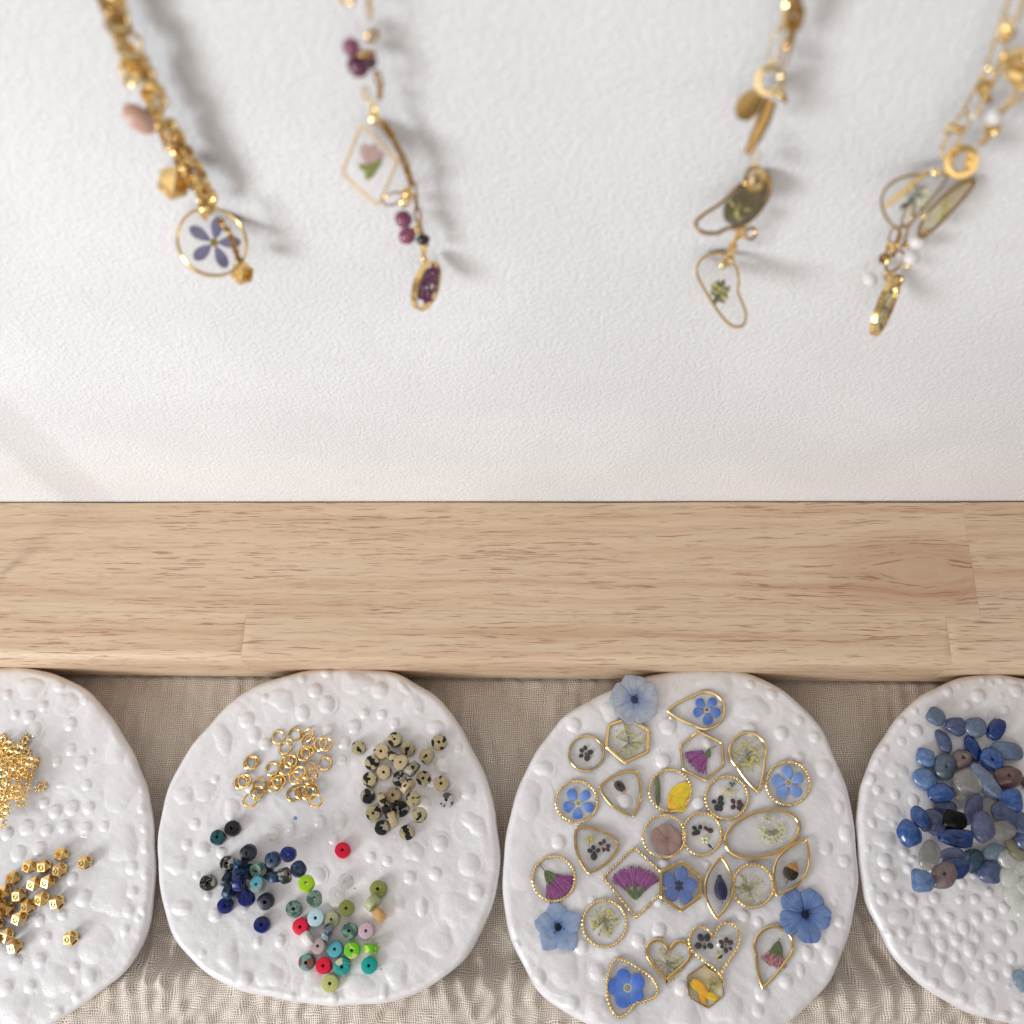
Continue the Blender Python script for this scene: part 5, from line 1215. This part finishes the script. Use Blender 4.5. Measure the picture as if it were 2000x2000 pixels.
k1.stone(405, 405, YN, (1.5, 2.0, 1.5), 'polished_gold', 'end_cap')
k1.ring(398, 420, YN - .5, 2.6, .34, 70, 0, 10)
rr = 68 / pxmm(atv(413, 472, YN))
k1.pendant(413, 475, YN - 0.5, [(rr * math.cos(a), rr * math.sin(a)) for a in [2 * PI * i / 48 for i in range(48)]], 'f', 14, -8, 0,
   flat_forget('petal_violetgrey', (0.4, -0.2), 5.6, 50, .42), 0.5, 1.9, label='round clear pendant with a grey-violet flower')
k1.chain([(428, 430, YN - 2.2), (448, 455, YN - 2.2), (462, 495, YN - 2.2), (468, 515, YN - 2.2)], 2.0, 1.5, 0.32, 'antique_gold', 1.2, 20, 90, 15)
k1.facet(473, 533, YN - 2.2, 1.05)
# 2: purple stones, diamond pendant
k2 = Nk(676, -60, YN, 'gold necklace with dark purple stones and a diamond-shaped flower pendant')
k2.chain([(672, -60, YN), (678, 0, YN), (684, 66, YN)], 7.0, 2.8, .5, 'pale_gold', 6.0, 10, 60, 5)
k2.chain([(718, -60, YN + 1), (722, 10, YN + 1), (728, 62, YN + 1)], 5.0, 2.2, .30, 'pale_gold', 4.4, 30, 70, 5)
k2.stone(686, 92, YN, (1.5, 1.5, 1.5), 'purple_stone'); k2.stone(700, 128, YN, (1.9, 2.0, 1.8), 'dark_purple_stone'); k2.stone(722, 120, YN + 1.5, (1.3, 1.3, 1.3), 'dark_purple_stone')
k2.ring(727, 70, YN - .5, 2.6, .38, 30, 40, 0, mat='antique_gold'); k2.stone(716, 105, YN - .5, (.7, 1.6, .7), 'antique_gold', 'end_cap')
k2.chain([(735, 140, YN), (742, 170, YN), (740, 215, YN)], 3.6, 1.6, .28, 'antique_gold', 3.0, 30, 90, 5)
k2.chain([(712, 170, YN), (724, 215, YN)], 4.0, 1.6, .22, 'pale_gold', 3.4, 30, 90, 5)
k2.stone(731, 232, YN - .6, (1.1, 1.3, 1.0), 'pale_gold', 'bail'); k2.ring(731, 215, YN, 2.4, .34, 60, 0, 0)
q = pxmm(atv(722, 322, YN))
def dia(ch):
    mb = MB(); m2 = MB(); m2.slab(petal_out(4.2, 1.9, 1.1), .3, .5, .08, 2, (2, 0), .03); mb.v, mb.f, mb.m = [(x - 2.4, y - 1.2 + x * .2, z) for x, y, z in m2.v], m2.f, m2.m
    fl = part('flower', mb.build('flower', ['bright_leaf']), ch.o, (0, 0, 0), Matrix.Rotation(0.6, 3, 'Z'))
    mb = MB(); 
    for a in (0.2, 0.9, 1.6): mb.ell((1.6 * math.cos(a), 1.3 * math.sin(a) + .8, .6), (1.9, 1.2, .15), 10, 5, Matrix.Rotation(a, 3, 'Z'))
    part('petal', mb.build('petal', ['faded_pink_petal']), ch.o)
    mb = MB(); mb.ell((-.5, -.6, .85), (1.9, .8, .12), 10, 5, Matrix.Rotation(-.7, 3, 'Z')); mb.ell((1.0, -.6, .85), (2.0, .7, .12), 10, 5, Matrix.Rotation(.6, 3, 'Z'))
    part('leaf', mb.build('leaf', ['bright_leaf']), ch.o)
dO = [((a - 722) / q, -(b - 322) / q) for a, b in poly(((728,243),(664,326),(720,403),(781,328)), .14)]
k2.pendant(722, 322, YN - 1, dO, 'f', -8, 0, 0, dia, .36, 1.7, label='diamond-shaped pendant with green leaf and faded pink flower')
k2.chain([(744, 235, YN + 1), (768, 275, YN + 1), (790, 325, YN + 1), (806, 370, YN + 1)], 2.2, 1.1, .26, 'antique_gold', 1.6, 30, 90, 10)
k2.chain([(748, 240, YN + 1), (776, 285, YN + 1), (800, 340, YN + 1), (812, 390, YN + 1), (820, 440, YN + 1), (836, 492, YN + 1)], 4.6, 1.6, .26, 'antique_gold', 4.0, 20, 90, 5)
k2.ring(768, 388, YN - .5, 4.6, .22, 0, 60, 8, mat='antique_gold')
k2.stone(796, 378, YN - 1, (1.2, 1.3, 1.1), 'polished_gold', 'end_cap'); k2.ring(792, 396, YN - 1, 2.6, .32, 30, 50, 0)
k2.stone(788, 428, YN - 1, (1.75, 1.85, 1.7), 'purple_stone'); k2.stone(795, 460, YN - 1, (1.9, 1.8, 1.7), 'purple_stone')
k2.stone(814, 448, YN, (.8, .9, .8), 'polished_gold', 'end_cap'); k2.stone(826, 468, YN + .5, (1.2, 1.5, 1.2), 'smoky_bead'); k2.stone(828, 504, YN - .5, (.9, .9, .9), 'pale_gold', 'end_cap')
k2.chain([(826, 480, YN), (828, 512, YN)], 2.2, 1.4, .3, 'polished_gold', 1.6, 30, 90, 10)
q = pxmm(atv(830, 555, YN))
def purp(ch):
    mb = MB(); 
    for i in range(90):
        x, y = random.uniform(-3.2, 3.2), random.uniform(-3.0, 4.4); a = random.uniform(0, 3)
        if x * x / 10 + y * y / 19 < 1: mb.mi = i % 2; mb.ell((x, y, random.uniform(.9, 1.5)), (1.2, .6, .15), 6, 4, Matrix.Rotation(a, 3, 'Z'))
    part('flower', mb.build('flower', ['magenta_petal', 'dark_purple_stone']), ch.o)
    mb = MB(); mb.ell((.6, -2.6, .7), (.9, .35, .12), 8, 4, Matrix.Rotation(1, 3, 'Z')); part('leaf', mb.build('leaf', ['leaf_green']), ch.o)
eO = [(4.2 * math.cos(a), 5.6 * math.sin(a)) for a in [2 * PI * i / 40 for i in range(40)]]
k2.pendant(828, 556, YN - 1, eO, 'f', 56, 0, -30, purp, .45, 1.5, label='oval pendant packed with dark purple petals, turned edgeways')
# 3: leaf disc, two heart pendants
def heartin(ch):
    mb = MB(); q_ = pxmm(atv(1440, 408, YN))
    out = [((a - 1440) / q_, -(b - 408) / q_) for a, b in cat([(1463,345),(1440,364),(1424,388),(1414,408),(1420,432),(1440,441),(1460,430),(1476,410),(1486,388),(1488,362),(1479,346)], 4)]
    mb.slab(ccw(out), .35, .75, .1, 3); part('petal', mb.build('petal', ['olive_petal']), ch.o)
    grn(50, 2.4, 2.2)(ch)
m_plain('olive_petal', srgb(116, 100, 62), srgb(92, 80, 48), 0.5, 0.6, 0.25)
k3 = Nk(1552, -60, YN, 'gold necklace with a leaf disc and two heart pendants one below the other')
k3.chain([(1566, -60, YN), (1556, 10, YN), (1543, 84, YN)], 5.6, 3.0, .62, 'antique_gold', 3.4, 20, 80, 5)
k3.chain([(1545, -60, YN - 1), (1536, 0, YN - 1), (1528, 62, YN - 1)], 6.0, 2.6, .5, 'pale_gold', 5.2, 40, 40, 5)
k3.chain([(1520, 60, YN + 1), (1506, 128, YN + 1)], 6.6, 2.0, .2, 'pale_gold', 5.8, 10, 90, 5); k3.chain([(1541, 84, YN), (1526, 135, YN)], 5.0, 1.6, .2, 'antique_gold', 4.4, 30, 90, 5)
k3.ring(1503, 157, YN - 1, 5.4, .7, 10, 0, 0, mat='pale_gold')
mb = MB(); mb.slab([(x * 1.0, y) for x, y in petal_out(6.2, 4.2, 1.3)], 0, .7, .15, 3, (3, 0), .1)
P = atv(1493, 178, YN - .5); part('leaf_disc', mb.build('leaf_disc', ['antique_gold']), k3.o, P - k3.P0, facing(P, 20, 30, 235))
k3.stone(1525, 183, YN, (1.9, .7, .6), 'antique_gold', 'spike', facing(atv(1525, 183, YN), 0, 0, -40))
mb = MB(); mb.tube([(0, 0, 0), (-.4, -3, 0), (-1.1, -6.4, .2), (-1.9, -9.2, 0)], [1.1, 1.25, 1.1, .55], 10)
P = atv(1507, 195, YN); part('tube_bead', mb.build('tube_bead', ['antique_gold']), k3.o, P - k3.P0, facing(P))
k3.stone(1489, 229, YN - 1, (.85, .85, .85), 'polished_gold'); k3.stone(1481, 256, YN - 1, (1.0, 1.2, .9), 'pale_gold', 'end_cap')
k3.chain([(1480, 296, YN), (1471, 332, YN)], 4.0, 1.7, .18, 'pale_gold', 3.4, 20, 90, 5)
k3.ring(1475, 350, YN - 1, 5.2, .45, 35, 0, 20, mat='antique_gold'); k3.ring(1478, 352, YN - 1.5, 4.2, .5, 60, 10, 10, mat='pale_gold')
q = pxmm(atv(1440, 408, YN))
def mmO(L, cx, cy, q): return [((a - cx) / q, -(b - cy) / q) for a, b in cat(L, 5)]
def grn(n=60, rx=2.6, ry=3.4, mats=('seed_olive', 'floret_cream')):
    def f(ch):
        mb = MB()
        for i in range(n):
            a = random.uniform(0, 6.28); r_ = random.random() ** .6; mb.mi = i % 2
            mb.ell((rx * r_ * math.cos(a), ry * r_ * math.sin(a), random.uniform(.4, .9)), (.8, .2, .1), 6, 4, Matrix.Rotation(a + random.uniform(-.4, .4), 3, 'Z'))
        for i in range(7):
            a = 2 * PI * i / 7; mb.mi = 0; mb.tube([(0, 0, .6), (rx * .8 * math.cos(a), ry * .8 * math.sin(a), .7)], .06, 4)
        part('flower', mb.build('flower', list(mats)), ch.o)
    return f
k3.pendant(1440, 408, YN - .5, mmO([(1468,332),(1447,350),(1430,365),(1415,388),(1404,404),(1388,419),(1373,434),(1365,449),(1371,462),(1384,468),(1404,467),(1419,462),(1432,451),(1449,447),(1464,436),(1479,419),(1490,397),(1496,375),(1492,350),(1481,335)], 1440, 408, q), 'f', 0, -10, 0, heartin, .62, 1.6, 'clear_resin', 'antique_gold', 'upper heart pendant, seen from its dark side')
k3.ring(1466, 456, YN - .5, 2.9, .35, 20, 0, 0, mat='antique_gold')
k3.chain([(1452, 446, YN - 1), (1436, 470, YN - 1), (1424, 500, YN - 1)], 4.0, 1.9, .42, 'polished_gold', 2.6, 15, 80, 5); k3.ring(1423, 508, YN - 1, 2.6, .45, 30, 20, 0)
k3.stone(1411, 517, YN - 1.5, (.9, .9, .8), 'pale_gold', 'bail')
q = pxmm(atv(1405, 570, YN))
k3.pendant(1405, 572, YN - 2.6, mmO([(1370,505),(1392,498),(1412,508),(1428,522),(1438,545),(1440,562),(1452,580),(1464,598),(1467,618),(1460,630),(1440,631),(1415,615),(1385,586),(1358,556),(1350,535),(1356,516)], 1405, 572, q), 'f', 0, -10, 0, grn(90, 1.7, 2.3, ('leaf_green', 'floret_cream')), .5, 1.9, 'clear_resin', 'polished_gold', 'lower heart pendant with green flower in clear resin')
# 4: paperclip chain, fan and teardrop pendants, pearls
k4 = Nk(1985, -60, YN, 'gold paperclip-link necklace with pearls and fan pendants, rightmost one')
k4.chain([(2010, -70, YN), (1985, 0, YN), (1962, 62, YN), (1921, 170, YN), (1872, 252, YN), (1828, 330, YN)], 11.0, 3.0, .36, 'pale_gold', 10.0, 15, 20, 8)
k4.stone(1973, 64, YN - .5, (.9, .9, .9), 'antique_gold', 'end_cap'); k4.ring(1961, 66, YN - .5, 2.6, .5, 30, 0, 0, mat='pale_gold'); k4.ring(1920, 168, YN - 1, 2.9, .6, 40, 30, 0); k4.stone(1925, 190, YN, (.9, 1.3, .9), 'antique_gold', 'end_cap')
k4.ring(1855, 251, YN - .5, 2.2, .4, 30, 0, 0, mat='pale_gold'); k4.stone(1874, 253, YN - .5, (.8, .8, .8), 'antique_gold', 'end_cap')
k4.ring(1993, 128, YN - 2, 5.8, 1.05, 25, 0, 60, mat='polished_gold'); k4.ring(1998, 150, YN - 2, 4.6, .9, -40, 0, 50)
k4.chain([(2010, 165, YN), (1960, 215, YN), (1936, 260, YN), (1905, 290, YN)], 4.2, 2.0, .28, 'polished_gold', 3.6, 20, 90, 8)
k4.ring(1938, 252, YN - 1, 3.0, .55, 30, 40, 0); k4.stone(1903, 224, YN, (1.1, 1.1, 1.1), 'pearl', 'pearl'); k4.stone(1942, 228, YN, (1.5, 1.6, 1.4), 'pearl', 'pearl')
k4.ring(1878, 316, YN - 1.5, 6.2, .85, 5, 0, 0); k4.ring(1897, 318, YN - 1.5, 3.8, .7, 70, 0, 15)
q = pxmm(atv(1785, 385, YN))
k4.pendant(1785, 388, YN - 1.5, mmO([(1823,327),(1790,336),(1748,358),(1728,385),(1728,412),(1745,435),(1775,452),(1798,440),(1812,400),(1822,360)], 1785, 388, q), 'f', 0, -8, 0, grn(60, 2.6, 2.6, ('dark_green_petal', 'floret_white')), .45, 1.6, 'clear_resin', 'antique_gold', 'fan-shaped pendant with grey-green flower')
q = pxmm(atv(1845, 410, YN))
k4.pendant(1846, 410, YN + 1, mmO([(1872,342),(1850,352),(1830,385),(1815,430),(1818,468),(1832,478),(1848,450),(1862,405),(1872,365)], 1846, 410, q), 'f', 0, -8, 0, grn(20, 1.0, 2.6, ('floret_cream', 'floret_white')), .6, 2.0, 'honey_resin', 'antique_gold', 'narrow teardrop pendant seen nearly edge on')
mb = MB(); mb.tube([(0, 0, 0), (-2.0, -4.0, 0), (-4.0, -8.0, 0)], [.42, .5, .42], 8)
P = atv(1810, 335, YN - 2.2); part('bar_link', mb.build('bar_link', ['polished_gold']), k4.o, P - k4.P0, facing(P))
k4.stone(1826, 337, YN - 2, (.75, 1.1, .7), 'pale_gold', 'bail'); k4.stone(1780, 424, YN - 2.2, (.55, .8, .5), 'pale_gold', 'end_cap')
k4.chain([(1782, 402, YN - 1), (1768, 440, YN - 1), (1756, 480, YN - 1)], 7.0, 2.4, .30, 'antique_gold', 6.2, 10, 20, 8); k4.chain([(1752, 448, YN), (1744, 476, YN), (1736, 505, YN)], 5.0, 2.6, .2, 'antique_gold', 4.4, 10, 10, 5)
k4.stone(1807, 422, YN - 2, (.85, .75, .6), 'pale_gold', 'end_cap'); k4.stone(1812, 452, YN - 2, (.8, .75, .6), 'pale_gold', 'end_cap')
k4.stone(1793, 471, YN - 2, (1.9, 1.85, 1.8), 'pearl', 'pearl'); k4.stone(1780, 503, YN - 1, (1.7, 1.8, 1.6), 'pearl', 'pearl'); k4.stone(1773, 519, YN - 1.2, (.7, .9, .7), 'pale_gold', 'end_cap'); k4.stone(1774, 478, YN - .5, (.8, .8, .8), 'antique_gold', 'end_cap')
k4.ring(1740, 482, YN - 1, 2.4, .5, 20, 30, 0, mat='polished_gold'); k4.ring(1727, 504, YN - 1, 2.6, .5, 40, 20, 0, mat='antique_gold'); k4.ring(1748, 510, YN - 1, 5.4, .34, 55, 0, -10, mat='antique_gold'); k4.ring(1752, 548, YN - 1, 2.9, .36, 20, 0, 0, mat='antique_gold'); k4.ring(1735, 540, YN - 1.4, 2.5, .5, 30, 50, 20, mat='pale_gold')
k4.stone(1699, 546, YN, (1.5, 1.7, 1.4), 'pearl', 'pearl')
q = pxmm(atv(1723, 590, YN))
k4.pendant(1724, 595, YN - 1, [(3.9 * math.cos(a), 7.0 * math.sin(a)) for a in [2 * PI * i / 40 for i in range(40)]], 'f', 70, 0, 6, grn(90, 3.4, 5.6, ('seed_olive', 'floret_cream')), .4, 1.4, 'honey_resin', 'polished_gold', 'lowest pendant, a flower disc turned almost edge on')

# 0: the end of another necklace, just past the left edge; it throws the slanting shadow
T0 = at(-9, 1127, 27.2)
def fr_up(z): return (T0.x, T0.y, z)
k0 = thing('necklace', T0, 'tip of a green leaf pendant just entering at the left edge above the board', 'necklace', 'gold necklaces hanging in front of the wall')
m_plain('olive_leaf', srgb(128, 124, 60), srgb(100, 98, 44), 0.5, 1.0)
mb = MB(); mb.ell((0, 0, 2.2), (1.6, .7, 3.2), 12, 8, Matrix.Rotation(0.15, 3, 'Y'), .03); part('leaf', mb.build('leaf', ['olive_leaf']), k0)
for i in range(60):
    zz = 5.8 + i * 2.6
    part('link', link_mesh(3.4, 2.2, .36), k0, (0.4 * math.sin(i * .4), 0, zz), Matrix.Rotation(PI / 2, 3, 'Y') @ Matrix.Rotation(PI / 2 * (i % 2) + .3, 3, 'X'))
    if i < 40: part('link', link_mesh(3.0, 1.8, .3), k0, (3.6 + 0.4 * math.sin(i * .5), 1.0, zz + 9), Matrix.Rotation(PI / 2, 3, 'Y') @ Matrix.Rotation(PI / 2 * (i % 2), 3, 'X'))
